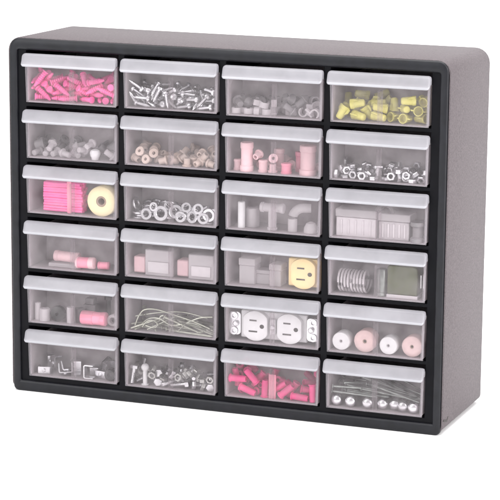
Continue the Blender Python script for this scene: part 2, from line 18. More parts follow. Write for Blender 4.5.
 'n': [[36.7,7.5,4.9,1.19,0.0,-1.24],[-8.1,38.1,10.8,-0.78,-0.41,2.76],[-3.7,20.6,11.8,0.02,-0.12,0.35],[-46.7,18.3,9.0,0.0,2.27,1.57],[30.7,11.3,13.2,1.92,1.21,1.53],[20.6,7.1,18.5,-0.73,-0.64,-1.8],[8.2,17.2,12.8,-0.05,0.7,0.54],[-35.7,32.3,8.5,2.4,-0.86,-0.06],[-7.8,41.7,4.7,-1.57,2.09,-0.0],[36.5,7.0,12.0,-0.08,0.03,2.24],[-11.1,7.1,10.7,0.12,-0.63,2.09],[12.9,16.2,17.6,2.36,0.57,-0.1],[-42.0,14.6,13.5,-0.92,-0.65,-2.43],[19.7,33.4,10.3,-0.28,2.39,1.19],[7.9,5.5,12.8,1.89,2.38,0.0],[-23.8,5.4,12.8,-0.0,1.83,-1.57],[-39.6,24.3,12.6,0.35,-2.45,-0.58],[25.2,18.0,18.4,-0.38,-2.83,0.82],[46.0,5.1,14.4,1.34,-0.09,-3.14],[-34.0,16.1,15.9,-0.02,-0.56,0.2],[-20.9,39.3,13.2,-1.05,-0.46,-1.82],[-48.3,23.9,17.3,-0.21,-1.77,0.23],[-37.7,35.4,11.4,2.13,-0.05,0.59],[-25.4,14.1,16.5,-2.1,0.57,-1.74],[14.1,9.4,15.5,-0.99,-0.1,-0.87],[-30.2,26.0,14.3,2.31,-0.08,-0.24]],
 'r': [[-35.5,17.3,10.9,1.62,1.22,0.75],[15.5,34.5,11.9,1.24,-0.87,0.09],[-10.1,20.6,7.1,-0.27,2.25,1.62],[17.2,7.5,7.1,2.46,-0.67,1.19],[-29.3,35.4,12.2,1.43,0.06,-0.78],[17.7,15.8,17.1,1.27,-0.21,-0.36],[33.9,31.1,13.8,-0.94,-0.3,2.16],[-11.5,38.2,11.6,2.39,-1.25,0.52],[8.1,18.7,12.1,-0.99,1.08,0.4],[-20.9,15.6,12.5,1.57,0.21,2.57],[3.6,35.5,13.6,0.28,-2.26,-2.06],[29.2,11.7,16.8,-0.87,0.05,-1.11],[-44.2,30.7,12.3,-1.62,-0.23,2.56],[-44.3,10.7,12.7,1.23,-0.36,-2.32]],
 's': [[-40.2,27.1,5.6,-1.82,-0.19,1.39],[26.3,37.7,11.1,-0.2,2.53,-0.23],[-25.2,27.7,5.6,-1.86,0.57,1.16],[30.7,19.8,11.0,0.28,0.87,-2.08],[-44.7,20.5,14.3,1.58,0.99,1.33],[-26.3,36.3,13.1,-2.41,0.41,1.02],[-44.3,35.6,13.1,-3.09,0.95,-0.22],[-13.5,21.8,5.6,-2.0,0.94,0.54],[-42.0,7.6,14.2,1.83,-0.25,-1.38],[-31.6,22.4,12.9,0.35,-0.76,0.22],[43.8,15.4,14.1,2.93,1.16,-0.25],[-10.9,38.1,14.0,1.63,2.71,-0.04]],
 'p': [[-3.6,10.1,4.6,0.0,0.0,1.79],[11.1,36.4,4.8,1.82,-0.01,2.82],[-35.8,24.5,4.8,-1.28,2.57,-0.35],[44.1,25.6,4.8,-0.99,2.04,-1.29],[-6.1,38.9,4.8,2.0,-0.94,1.58],[-20.9,9.4,18.1,1.91,-0.1,-0.3],[2.7,38.9,10.3,0.98,-0.05,-1.98],[-37.0,36.8,4.8,1.28,-2.57,-0.44],[-3.7,13.8,14.4,-2.12,-0.89,0.59],[-21.2,36.6,4.8,-1.86,-0.57,1.86],[-23.7,24.0,4.8,-2.21,1.14,0.1],[10.1,23.4,5.1,-0.0,3.14,-0.22],[-13.2,27.7,4.8,1.86,-0.57,0.12],[43.2,37.0,5.1,0.0,3.14,-1.15]],
 'q': [[23.9,23.4,15.0,1.64,1.18,1.33],[4.3,42.0,15.0,-1.6,-0.39,-1.53],[-16.1,14.6,15.0,-1.64,1.18,-1.8],[-6.7,28.8,15.0,1.6,0.39,1.21],[-24.2,6.1,15.0,1.6,-0.39,1.55],[-13.4,17.1,17.5,-1.71,-0.39,-1.66],[-24.4,21.5,15.0,1.64,1.18,1.48],[10.7,37.1,16.1,-1.65,0.39,-1.59],[-10.6,9.9,15.5,1.59,0.61,1.48],[-15.7,23.8,15.0,1.6,0.39,1.37],[-7.5,26.3,17.8,1.67,0.39,1.25],[24.4,33.4,17.5,-1.72,0.39,-1.64],[-24.0,23.1,18.7,1.12,-1.75,1.82],[24.3,12.1,16.6,-1.99,-1.34,-1.16],[-24.5,11.8,20.5,-1.62,1.14,-1.43],[-25.1,28.1,19.1,-1.63,-1.18,-1.81],[-18.1,25.3,23.1,1.69,0.33,2.29],[10.4,18.7,19.7,-1.75,0.32,-1.69],[-11.0,42.0,21.5,-1.38,1.17,-1.37],[8.8,7.7,18.8,1.7,0.57,1.7],[-29.7,23.8,27.3,2.28,-1.84,0.12],[10.2,39.1,21.1,1.86,0.26,1.72],[3.4,29.2,22.6,2.22,-1.14,0.82],[0.8,23.8,21.8,2.37,-1.12,0.66],[27.4,30.6,20.7,1.9,0.58,1.32],[-24.1,42.0,26.8,-1.35,1.89,-1.33],[16.0,19.2,22.6,1.94,-0.78,1.4],[25.6,26.6,21.7,2.0,-1.16,0.89],[-15.5,22.3,29.1,-1.88,0.48,-1.76],[4.1,28.1,26.3,1.9,0.35,1.47],[18.6,14.5,20.7,1.79,0.67,1.77],[25.0,5.4,19.7,0.24,1.8,0.16],[-6.2,25.4,28.6,-2.28,-0.99,-1.04],[26.4,39.4,24.1,0.89,2.25,0.93]],
 'o': [[-16.8,19.7,4.5,-1.5,-2.69,-0.45],[-29.4,6.6,6.6,-2.6,-1.18,-0.65],[14.2,33.2,4.5,1.64,0.15,-0.04],[24.7,24.8,4.5,1.5,2.69,0.05],[-42.4,21.6,4.5,1.64,0.45,0.47],[-1.0,39.5,4.6,1.71,-1.07,-1.76],[6.8,26.9,9.0,-1.08,0.36,-0.06],[-8.9,6.5,10.8,-0.07,0.06,-1.67],[-19.9,32.9,4.5,1.64,-0.0,2.58],[-3.5,24.0,4.5,1.5,-2.69,-0.31],[5.9,11.5,12.3,0.68,0.83,0.82],[40.9,20.6,4.5,-1.64,-0.45,2.46],[46.8,6.6,10.6,3.09,-0.07,-0.26],[32.1,6.6,4.5,1.86,-1.34,1.22],[-0.1,33.1,14.6,0.41,-1.79,-1.98],[20.4,14.7,10.5,0.47,-2.77,-0.91],[-32.7,22.6,4.6,0.05,-1.64,-1.28],[-46.1,16.5,18.4,0.04,-0.25,0.61],[-33.3,39.3,4.5,1.68,0.89,1.74],[16.4,6.5,10.5,0.79,-0.32,1.79],[-40.7,6.6,18.8,1.47,-1.25,1.6],[-46.8,33.7,24.2,0.35,-2.28,-1.93],[40.0,35.0,4.5,1.28,-1.8,-0.9],[-46.9,33.3,13.7,-0.1,2.1,1.53],[-12.3,19.4,12.3,-1.53,0.16,2.78],[39.5,22.9,17.3,1.31,-0.13,-0.7],[34.5,39.5,18.5,-0.89,0.2,1.65],[40.6,13.7,11.6,-1.91,0.95,-1.44],[-18.7,33.3,13.4,1.56,-2.06,-0.05],[-32.0,31.4,13.0,1.69,-1.19,-0.56],[-38.7,33.4,18.7,-2.56,0.92,-0.64],[-25.0,7.2,22.5,0.69,0.13,-1.48],[12.5,21.6,14.0,-0.86,-0.98,1.34],[30.7,28.5,11.5,-1.45,-0.12,0.12],[-9.0,35.8,15.5,-3.1,0.34,1.02],[46.9,33.3,23.5,0.09,2.1,1.59],[-38.0,39.5,26.4,-2.65,-0.7,-0.6],[-20.7,18.2,17.1,2.91,0.64,-0.02]],
}
rnd = random.Random(7)
sc = bpy.context.scene
COL = sc.collection
MM = 0.001

# ------------------------------------------------------------------ materials
def principled(name, base, rough=0.5, metal=0.0, spec=0.5, noise=0.0, nscale=60.0, bump=0.0, bscale=400.0, tint=None, tone=0.0):
    m = bpy.data.materials.new(name); m.use_nodes = True
    nt = m.node_tree; b = nt.nodes['Principled BSDF']
    b.inputs['Base Color'].default_value = (*base, 1); b.inputs['Roughness'].default_value = rough
    b.inputs['Metallic'].default_value = metal; b.inputs['Specular IOR Level'].default_value = spec
    tc = nt.nodes.new('ShaderNodeTexCoord')
    if noise:
        n = nt.nodes.new('ShaderNodeTexNoise'); n.inputs['Scale'].default_value = nscale; n.inputs['Detail'].default_value = 5
        nt.links.new(tc.outputs['Object'], n.inputs['Vector'])
        r = nt.nodes.new('ShaderNodeValToRGB')
        t = tint or base
        r.color_ramp.elements[0].position = 0.3; r.color_ramp.elements[1].position = 0.7
        r.color_ramp.elements[0].color = (*[c * (1 - noise) for c in base], 1)
        r.color_ramp.elements[1].color = (*[min(1, c * (1 + noise)) for c in t], 1)
        nt.links.new(n.outputs['Fac'], r.inputs['Fac'])
        hs = nt.nodes.new('ShaderNodeHueSaturation'); oi = nt.nodes.new('ShaderNodeObjectInfo')
        mr = nt.nodes.new('ShaderNodeMapRange'); mr.inputs['To Min'].default_value = 1 - tone; mr.inputs['To Max'].default_value = 1 + tone * .5
        nt.links.new(oi.outputs['Random'], mr.inputs['Value']); nt.links.new(mr.outputs[0], hs.inputs['Value'])
        nt.links.new(r.outputs['Color'], hs.inputs['Color']); nt.links.new(hs.outputs['Color'], b.inputs['Base Color'])
    if bump:
        n2 = nt.nodes.new('ShaderNodeTexNoise'); n2.inputs['Scale'].default_value = bscale; n2.inputs['Detail'].default_value = 3
        nt.links.new(tc.outputs['Object'], n2.inputs['Vector'])
        bp = nt.nodes.new('ShaderNodeBump'); bp.inputs['Strength'].default_value = bump; bp.inputs['Distance'].default_value = 0.0006
        nt.links.new(n2.outputs['Fac'], bp.inputs['Height']); nt.links.new(bp.outputs['Normal'], b.inputs['Normal'])
    return m

def cloudy(name, base, fac, rough=0.3, trans=0.3, spec=0.5, vary=0.0, vscale=70):
    """hazy see-through plastic: part clear, part milky"""
    m = bpy.data.materials.new(name); m.use_nodes = True
    nt = m.node_tree; nt.nodes.clear()
    out = nt.nodes.new('ShaderNodeOutputMaterial'); mix = nt.nodes.new('ShaderNodeMixShader'); mix.inputs[0].default_value = fac
    tr = nt.nodes.new('ShaderNodeBsdfTransparent'); tr.inputs[0].default_value = (0.96, 0.95, 0.955, 1)
    df = nt.nodes.new('ShaderNodeBsdfPrincipled'); df.inputs['Base Color'].default_value = (*base, 1)
    df.inputs['Roughness'].default_value = rough; df.inputs['Specular IOR Level'].default_value = spec
    tl = nt.nodes.new('ShaderNodeBsdfTranslucent'); tl.inputs[0].default_value = (*base, 1)
    mx = nt.nodes.new('ShaderNodeMixShader'); mx.inputs[0].default_value = trans
    nt.links.new(df.outputs[0], mx.inputs[1]); nt.links.new(tl.outputs[0], mx.inputs[2])
    nt.links.new(tr.outputs[0], mix.inputs[1]); nt.links.new(mx.outputs[0], mix.inputs[2])
    if vary:
        tc = nt.nodes.new('ShaderNodeTexCoord'); n = nt.nodes.new('ShaderNodeTexNoise'); n.inputs['Scale'].default_value = vscale; n.inputs['Detail'].default_value = 5
        oi = nt.nodes.new('ShaderNodeObjectInfo'); va = nt.nodes.new('ShaderNodeVectorMath'); va.operation = 'ADD'
        nt.links.new(tc.outputs['Object'], va.inputs[0]); nt.links.new(oi.outputs['Random'], va.inputs[1])
        nt.links.new(va.outputs[0], n.inputs['Vector'])
        mr = nt.nodes.new('ShaderNodeMapRange'); mr.inputs['From Min'].default_value = .3; mr.inputs['From Max'].default_value = .7
        mr.inputs['To Min'].default_value = fac * (1 - vary); mr.inputs['To Max'].default_value = fac * (1 + vary)
        nt.links.new(n.outputs['Fac'], mr.inputs['Value']); nt.links.new(mr.outputs[0], mix.inputs[0])
    nt.links.new(mix.outputs[0], out.inputs[0])
    return m

M = {
 'shell': principled('grey_shell_plastic', (.090,.076,.0815), .6, noise=.24, nscale=520, bump=.45, bscale=1500, spec=.25),
 'black': principled('black_frame_plastic', (.0062,.0066,.0095), .42, noise=.3, nscale=90, bump=.2, bscale=1200, spec=.30),
 'rack': principled('matt_black_rack_plastic', (.0036,.0036,.0052), .5, noise=.2, nscale=90, spec=.11),
 'dark': principled('dark_interior_plastic', (.02,.018,.021), .6, noise=.2, nscale=60),
 'panel': cloudy('clear_drawer_plastic', (.64,.60,.62), .115, .14, .35, .6, vary=.4),
 'edge': cloudy('painted_edge_light_plastic', (.52,.49,.52), .30, .25, .4),
 'backpane': cloudy('milky_cross_divider_plastic', (.66,.61,.635), .80, .30, .3, .4, vary=.28, vscale=34),
 'tray': cloudy('milky_tray_plastic', (.66,.61,.635), .72, .35, .4, .4),
 'lip': cloudy('frosted_handle_plastic', (.50,.495,.53), .50, .22, .3, .5, vary=.16, vscale=26),
 'lip_highlight': cloudy('painted_handle_highlight', (.50,.50,.535), .84, .2, .3, .5),
 'rib': cloudy('milky_divider_plastic', (.55,.52,.54), .10, .3, .4),
 'white_floor': principled('white_backdrop_paper', (.93,.93,.93), .9, noise=.01, nscale=3, spec=.1),
 'pink': principled('hot_pink_plastic', (.90,.13,.40), .35, noise=.12, nscale=50, tone=.28),
 'rose': principled('deep_rose_plastic', (.70,.045,.22), .38, noise=.18, nscale=50, tone=.28),
 'palepink': principled('pale_pink_plastic', (.80,.54,.57), .45, noise=.08, nscale=50, tone=.28),
 'softpink': principled('soft_pink_plastic', (.80,.29,.39), .65, noise=.08, nscale=50, tone=.28),
 'yellow': principled('yellow_plastic', (.58,.545,.135), .45, noise=.12, nscale=60, tone=.28),
 'ivory': principled('ivory_plastic', (.85,.66,.34), .35, noise=.05, nscale=40),
 'cream': principled('cream_paper', (.84,.74,.45), .6, noise=.08, nscale=80),
 'beige': principled('beige_nylon', (.62,.50,.44), .4, noise=.12, nscale=60, tone=.28),
 'white': principled('white_plastic', (.64,.64,.65), .3, noise=.03, nscale=40),
 'offwhite': principled('pinkish_white_tape', (.82,.68,.67), .5, noise=.08, nscale=90),
 'steel': principled('zinc_steel', (.72,.72,.74), .27, 1.0, noise=.12, nscale=90, tone=.28),
 'dullsteel': principled('dull_steel', (.45,.45,.43), .38, 1.0, noise=.2, nscale=90, tone=.28),
 'darksteel': principled('oiled_dark_steel', (.30,.33,.31), .32, .9, noise=.3, nscale=90, tone=.28),
 'greenwire': principled('grey_green_steel', (.46,.48,.40), .4, 0.7, noise=.2, nscale=120, tone=.28),
 'gunmetal': principled('dark_rubber', (.012,.013,.014), .5, noise=.2, nscale=60),
 'grey': principled('mid_grey_plastic', (.17,.16,.168), .45, noise=.1, nscale=60, tone=.28),
 'lightgrey': principled('light_grey_plastic', (.50,.47,.49), .4, noise=.08, nscale=60, tone=.28),
 'olive': principled('olive_green_plastic', (.062,.072,.030), .4, noise=.2, nscale=60),
 'clear': cloudy('clear_part_plastic', (.80,.77,.79), .55, .2, .3),
 'tapepink': principled('pinkish_tape', (.60,.44,.43), .5, noise=.10, nscale=90),
 'core': principled('brown_card_core', (.30,.22,.17), .8, noise=.15, nscale=80),
 'slot': principled('dark_slot', (.03,.026,.024), .7, noise=.1),
}

# ------------------------------------------------------------------ mesh helpers
def finish(bm, name, mats, parent=None, angle=32, bevel=0, loc=(0,0,0), rot=None, link=True):
    bmesh.ops.recalc_face_normals(bm, faces=bm.faces[:])
    for f in bm.faces: f.smooth = True
    a = radians(angle)
    for e in bm.edges:
        if len(e.link_faces) == 2 and e.calc_face_angle(0) > a: e.smooth = False
    me = bpy.data.meshes.new(name); bm.to_mesh(me); bm.free()
    for m in (mats if isinstance(mats, (list, tuple)) else [mats]): me.materials.append(M[m])
    o = bpy.data.objects.new(name, me)
    if link: COL.objects.link(o)
    o.location = loc
    if rot is not None: o.rotation_euler = rot
    if parent: o.parent = parent
    if bevel:
        b = o.modifiers.new('edge', 'BEVEL'); b.width = bevel; b.segments = 2; b.limit_method = 'ANGLE'; b.angle_limit = radians(40)
    return o

def box(bm, x0, x1, y0, y1, z0, z1, mi=0):
    v = [bm.verts.new((x, y, z)) for x in (x0, x1) for y in (y0, y1) for z in (z0, z1)]
    for q in ((0,1,3,2),(4,6,7,5),(0,4,5,1),(2,3,7,6),(0,2,6,4),(1,5,7,3)):
        f = bm.faces.new([v[i] for i in q]); f.material_index = mi
    return v

def loft(bm, loops, cap0=False, cap1=False, closed=True, mi=0):
    vs = [[bm.verts.new(p) for p in l] for l in loops]
    n = len(loops[0])
    for a, b in zip(vs, vs[1:]):
        for i in range(n if closed else n - 1):
            f = bm.faces.new((a[i], a[(i+1) % n], b[(i+1) % n], b[i])); f.material_index = mi
    if cap0: bm.faces.new(vs[0][::-1]).material_index = mi
    if cap1: bm.faces.new(vs[-1]).material_index = mi
    return vs

def lathe(bm, prof, seg=16, axis='z', c=(0,0,0), cap0=True, cap1=True, mi=0):
    loops = []
    for r, h in prof:
        l = []
        for k in range(seg):
            t = 2*pi*k/seg; p = (r*cos(t), r*sin(t), h)
            if axis == 'x': p = (h, r*cos(t), r*sin(t))
            if axis == 'y': p = (r*sin(t), h, r*cos(t))
            l.append((p[0]+c[0], p[1]+c[1], p[2]+c[2]))
        loops.append(l)
    return loft(bm, loops, cap0, cap1, mi=mi)

def ring(bm, prof, seg=20, axis='z', c=(0,0,0), mi=0):
    """closed profile revolved: rings, washers, rolls"""
    loops = []
    for k in range(seg):
        t = 2*pi*k/seg; l = []
        for r, h in prof:
            p = (r*cos(t), r*sin(t), h)
            if axis == 'x': p = (h, r*cos(t), r*sin(t))
            if axis == 'y': p = (r*sin(t), h, r*cos(t))
            l.append((p[0]+c[0], p[1]+c[1], p[2]+c[2]))
        loops.append(l)
    loops.append(loops[0])
    loft(bm, loops, mi=mi)
    bmesh.ops.remove_doubles(bm, verts=bm.verts[:], dist=1e-7)

def tube(bm, pts, r, seg=8, mi=0):
    P = [Vector(p) for p in pts]; loops = []
    up = Vector((0,0,1))
    for i, p in enumerate(P):
        d = (P[min(i+1, len(P)-1)] - P[max(i-1, 0)]).normalized()
        a = d.cross(up)
        if a.length < .2: a = d.cross(Vector((1,0,0)))
        a.normalize(); b = d.cross(a); up = b if b.z > 0 else -b
        loops.append([tuple(p + a*r*cos(2*pi*k/seg) + b*r*sin(2*pi*k/seg)) for k in range(seg)])
    loft(bm, loops, True, True, mi=mi)

def rrect(x0, x1, z0, z1, rads, n=6):
    """loop of (x,z): radii order bottom-left, bottom-right, top-right, top-left"""
    out = []
    cs = [(x0, z0, 1, 1, pi), (x1, z0, -1, 1, 1.5*pi), (x1, z1, -1, -1, 0), (x0, z1, 1, -1, .5*pi)]
    for (x, z, sx, sz, a0), r in zip(cs, rads):
        for k in range(n+1):
            a = a0 + (pi/2)*k/n
            out.append((x + sx*r + r*cos(a), z + sz*r + r*sin(a)))
    return out

def outline(bm, pts, y0, y1, bevel=0, mi=0):
    """prism of an xz outline between y0 and y1"""
    loft(bm, [[(x, y0, z) for x, z in pts], [(x, y1, z) for x, z in pts]], True, True, mi=mi)

def empty(name, loc=(0,0,0)):
    o = bpy.data.objects.new(name, None); o.empty_display_size = .02; COL.objects.link(o); o.location = loc
    return o

def tag(o, label=None, cat=None, group=None, kind=None):
    if label: o['label'] = label
    if cat: o['category'] = cat
    if group: o['group'] = group
    if kind: o['kind'] = kind
    return o

# ------------------------------------------------------------------ setting
def backdrop():
    bm = bmesh.new()
    prof = [(-6, 0), (2.2, 0)] + [(2.2 + 1.2*sin(radians(a)), 1.2 - 1.2*cos(radians(a))) for a in range(10, 91, 10)] + [(3.4, 4.0)]
    loft(bm, [[(-6, y, z) for y, z in prof], [(6, y, z) for y, z in prof]], closed=False)
    o = finish(bm, 'backdrop', 'white_floor', angle=60)
    bmm = o.data
    if sum(p.normal.z for p in bmm.polygons if abs(p.center.z) < .01) < 0: bmm.flip_normals()
    tag(o, kind='structure'); return o

# ------------------------------------------------------------------ cabinet
W, H, D = .508, .406, .151
CX = [.254 + (j-1.5)*.1195 for j in range(4)]
TZ = [.3902 - i*.0632 for i in range(6)]
FRONT, BACKIN = .0020, .044      # contents live between the front panel and the cross divider

def build_cabinet():
    root = empty('parts_cabinet', (W/2, D/2, 0))
    inv = Vector(root.location)
    def sub(bm, name, mats, par=None, **k):
        bmesh.ops.translate(bm, verts=bm.verts[:], vec=-inv)
        return finish(bm, name, mats, par or root, **k)
    tag(root, 'black fronted grey storage cabinet with twenty-four clear drawers, standing on white', 'storage cabinet')
    # outer shell (hollow, closed at the back)
    bm = bmesh.new()
    def L(x0, x1, z0, z1, r, y): return [(x, y, z) for x, z in rrect(x0, x1, z0, z1, (max(r*.4, .002), max(r*.4, .002), r, r))]
    fx, bx = .0022, .0052
    loops = [L(.004, W-.004, .0085, H-.0035, .010, .0150),
             L(-fx+.0016, W+fx-.0016, .0038+.0010, H+.0006-.0014, .0135, .0022),
             L(-fx+.0004, W+fx-.0004, .0038+.0003, H+.0008-.0004, .0145, .0024),
             L(-fx, W+fx, .0038, H+.0010, .015, .0034),
             L(-bx, W+bx, .0032, H-.0026, .0165, D-.003),
             L(-bx+.0012, W+bx-.0012, .0044, H-.0038, .0160, D-.0008),
             L(-bx+.0035, W+bx-.0035, .0080, H-.0062, .0145, D)]
    loft(bm, loops, False, True)
    sub(bm, 'shell', 'shell', angle=45)
    # bezel rim: rounded frame, front at y = 0
    bm = bmesh.new()
    def R(i, y, r=.0115):
        rt = max(r - i, .0012); rb = max(.006 - i, .0010)
        k = max(0, i-.0018)/.0072*.0034
        return [(x, y, z) for x, z in rrect(i, W-i, i+k, H-i-k, (rb, rb, rt, rt))]
    loft(bm, [R(.0012, .016), R(0, .0055), R(0, .0022), R(.0006, .0008), R(.0018, 0), R(.0072, 0), R(.0084, .0006), R(.0090, .0018), R(.0092, .009)])
    frame = sub(bm, 'bezel', 'black', angle=50)
    # inner grid of openings with deep compartment walls
    bm = bmesh.new()
    xs = [.0082]; ow = .0560
    for c in CX: xs += [c-ow, c+ow]
    xs += [W-.0082]
    zs = [.0082]
    for t in TZ[::-1]: zs += [t-.0566, t+.0026]
    zs += [H-.0082]
    yf, yb = .0034, D-.006
    V = {}
    def vert(x, y, z):
        k = (round(x, 5), round(y, 5), round(z, 5))
        if k not in V: V[k] = bm.verts.new((x, y, z))
        return V[k]
    def opn(a, b): return 0 < a < len(xs)-2 and a % 2 == 1 and 0 < b < len(zs)-2 and b % 2 == 1
    for a in range(len(xs)-1):
        for b in range(len(zs)-1):
            x0, x1, z0, z1 = xs[a], xs[a+1], zs[b], zs[b+1]
            if opn(a, b):
                for p, q in (((x0,z0),(x1,z0)), ((x1,z0),(x1,z1)), ((x1,z1),(x0,z1)), ((x0,z1),(x0,z0))):
                    bm.faces.new((vert(p[0],yf,p[1]), vert(q[0],yf,q[1]), vert(q[0],yb,q[1]), vert(p[0],yb,p[1])))
                bm.faces.new((vert(x0,yb,z0), vert(x0,yb,z1), vert(x1,yb,z1), vert(x1,yb,z0)))
            else:
                bm.faces.new((vert(x0,yf,z0), vert(x1,yf,z0), vert(x1,yf,z1), vert(x0,yf,z1)))
    sub(bm, 'drawer_rack', 'rack', angle=30, bevel=.0007)
    # feet under the back, snap slot low on the right wall
    for x in (.04, W-.04):
        bm = bmesh.new(); lathe(bm, [(.0075, 0), (.008, .0006), (.008, .0045)], 16, c=(x, D-.03, 0)); sub(bm, 'foot', 'dark')
    for s, x in ((-1, -fx), (1, W+fx)):
        bm = bmesh.new()
        loft(bm, [[(x+s*d, .0055+a, .0150+b) for a, b in ((-.0015,.0002),(.0135,-.0036),(.0175,.0010),(.0165,.0024),(.0120,-.0008),(-.0011,.0026))] for d in (-.0012, .0007)], True, True)
        sub(bm, 'snap_slot', 'slot', bevel=.0003)
    # one drawer, then copies
    proto = None
    for i, t in enumerate(TZ):
        for j, c in enumerate(CX):
            pos = Vector((c, 0, t)) - inv
            if proto is None:
                bm = bmesh.new()
                zb, zt, wb, wt = -.0551, -.0010, .0542, .0557
                # front panel (tapered), butted tray walls, floor, back
                def slab(xa0, xa1, xb0, xb1, y0, y1, z0, z1, mi=0):
                    loft(bm, [[(xa0,y0,z0),(xa1,y0,z0),(xb1,y0,z1),(xb0,y0,z1)], [(xa0,y1,z0),(xa1,y1,z0),(xb1,y1,z1),(xb0,y1,z1)]], True, True, mi=mi)
                e = .0026
                slab(-wb+e, wb-e, -wt+e, wt-e, 0, .0016, zb+.0014, zt)                 # clear window
                slab(-wb, -wb+e, -wt, -wt+e, -.0002, .0018, zb, zt, 1)                 # milky border strips paint in the edge-lit look of the walls
                slab(wb-e, wb, wt-e, wt, -.0002, .0018, zb, zt, 1)
                box(bm, -wb+e, wb-e, -.0002, .0018, zb, zb+.0014, 1)
                zs_ = -.012
                for s in (-1, 1):
                    x0, x1 = sorted((s*(wb-.0005), s*(wb-.0017)))
                    box(bm, x0, x1, .0019, .132, zb+.0014, zs_, 2)
                box(bm, -wb+.0018, wb-.0018, .0019, .132, zb+.0002, zb+.0014, 2)
                box(bm, -wb+.0005, wb-.0005, .1321, .1335, zb+.0002, zs_, 2)
                d = finish(bm, 'drawer', ['panel', 'edge', 'tray'], root)
                bm = bmesh.new()
                prof = [(-.0003,0),(-.0030,-.0001),(-.0050,-.0008),(-.0064,-.0024),(-.0086,-.0098),(-.0096,-.0114),(-.0098,-.0132),(-.0089,-.0141),(-.0076,-.0136),(-.0062,-.0110),(-.0003,-.0104)]
                hw = .0569; sl = []
                for x, k in ((-hw, .55), (-hw+.0006, .82), (-hw+.0018, .96), (-hw+.0034, 1), (hw-.0034, 1), (hw-.0018, .96), (hw-.0006, .82), (hw, .55)):
                    cy_, cz_ = -.003, -.007
                    sl.append([(x, (cy_+(y-cy_)*k) if y < -.001 else y, cz_+(z-cz_)*k) for y, z in prof])
                loft(bm, sl, True, True)
                for f in bm.faces:
                    if f.calc_center_median().z < -.0112: f.material_index = 1  # more opaque lower faces: highlight along the lip put into the material
                h = finish(bm, 'handle', ['lip', 'lip_highlight'], d, angle=50)
                bm = bmesh.new()
                for x in (-.0026, .0010): box(bm, x, x+.0016, .0019, .0044, zb+.0016, -.0185)
                box(bm, -.0030, .0030, .0019, .0026, zb+.0016, -.0190)
                s = finish(bm, 'divider_slot', 'rib', d)
                bm = bmesh.new(); box(bm, -wb+.0020, wb-.0020, BACKIN+.0006, BACKIN+.0018, zb+.0016, -.016)
                g = finish(bm, 'cross_divider', 'backpane', d)
                proto = (d, h, s, g)
            else:
                d = proto[0].copy(); COL.objects.link(d); d.parent = root
                for q in proto[1:]:
                    k = q.copy(); COL.objects.link(k); k.parent = d
            jr = random.Random(i*10+j)
            d.location = pos + Vector((jr.uniform(-.0003,.0003), -jr.uniform(0,.0010), jr.uniform(-.0004,.0003))); d.rotation_euler = (0, jr.uniform(-.003,.003), jr.uniform(-.004,.004))
    return root

# ------------------------------------------------------------------ small parts: one mesh maker per kind (metres)
def zig(r0, r1, z0, z1, n):
    out = []
    for k in range(n):
        a = z0+(z1-z0)*k/n; b = z0+(z1-z0)*(k+.5)/n
        out += [(r0, a), (r1, b)]
    return out
def mk_anchor(bm):
    lathe(bm, [(.0046,-.012),(.0048,-.0106),(.0034,-.0100)] + zig(.0030,.0037,-.0098,.007,6) + [(.0026,.008),(.0014,.013)], 12)
def mk_screw(bm):
    lathe(bm, [(.0020,-.0118),(.0042,-.0108),(.0050,-.0092),(.0050,-.0078),(.0024,-.0074)] + zig(.0019,.0025,-.007,.008,8) + [(.0016,.0085),(.0004,.0120)], 12)
def mk_bolt(bm):
    lathe(bm, [(.0048,-.012),(.0056,-.0112),(.0056,-.0075)], 6)
    lathe(bm, [(.0028,-.0074)] + zig(.0024,.0029,-.002,.0115,8) + [(.0022,.0118)], 12)
def mk_connector(bm):
    lathe(bm, [(.0030,-.0105),(.0042,-.0098)] + [(.0046+(.0004 if k % 2 else 0)+.0011*k/8, -.009+.0125*k/8) for k in range(9)] + [(.0066,.005),(.0068,.0092),(.0056,.0092),(.0050,.002)], 14)
    for s in (-1, 1):
        outline(bm, [(s*.0060,-.002),(s*.0096,.002),(s*.0100,.0075),(s*.0062,.0088)], -.0009, .0009)
def mk_nut(bm, r=.0050, h=.0040, hole=.0026):
    pts = []
    n = 18
    def hexr(t): 
        a = (t % (pi/3)) - pi/6
        return r*cos(pi/6)/cos(a)
    T = [2*pi*k/n for k in range(n)]
    loops = [[(hole*cos(t),hole*sin(t),-h/2) for t in T], [(hexr(t)*.93*cos(t),hexr(t)*.93*sin(t),-h/2) for t in T], [(hexr(t)*cos(t),hexr(t)*sin(t),-h/2+.0006) for t in T],
             [(hexr(t)*cos(t),hexr(t)*sin(t),h/2-.0006) for t in T], [(hexr(t)*.93*cos(t),hexr(t)*.93*sin(t),h/2) for t in T], [(hole*cos(t),hole*sin(t),h/2) for t in T]]
    loops.append(loops[0]); loft(bm, loops); bmesh.ops.remove_doubles(bm, verts=bm.verts[:], dist=1e-7)
def mk_washer(bm, ro=.0076, ri=.0040, h=.0022):
    b = .0005
    ring(bm, [(ri,-h/2+b),(ri+b,-h/2),(ro-b,-h/2),(ro,-h/2+b),(ro,h/2-b),(ro-b,h/2),(ri+b,h/2),(ri,h/2-b)], 20)
def mk_bushing(bm):
    ring(bm, [(.0022,-.005),(.0060,-.005),(.0062,-.0042),(.0062,-.0028),(.0044,-.0024),(.0042,.005),(.0038,.0056),(.0024,.0056)], 16)
def mk_clip(bm):
    pts = []
    for k in range(13):
        a = radians(-20 + 220*k/12); pts.append((.0062*cos(a), .0062*sin(a)))
    inn = [(x*.72, z*.72) for x, z in pts[::-1]]
    outline(bm, pts + [(-.0130,-.0023),(-.0130,-.0045),(-.0040,-.0043)] + inn[1:], -.0035, .0035)
def mk_pin(bm):
    lathe(bm, [(.0010,-.0262),(.0026,-.0258),(.0026,-.0250),(.00115,-.0246),(.00115,.023),(.0002,.0262)], 8)
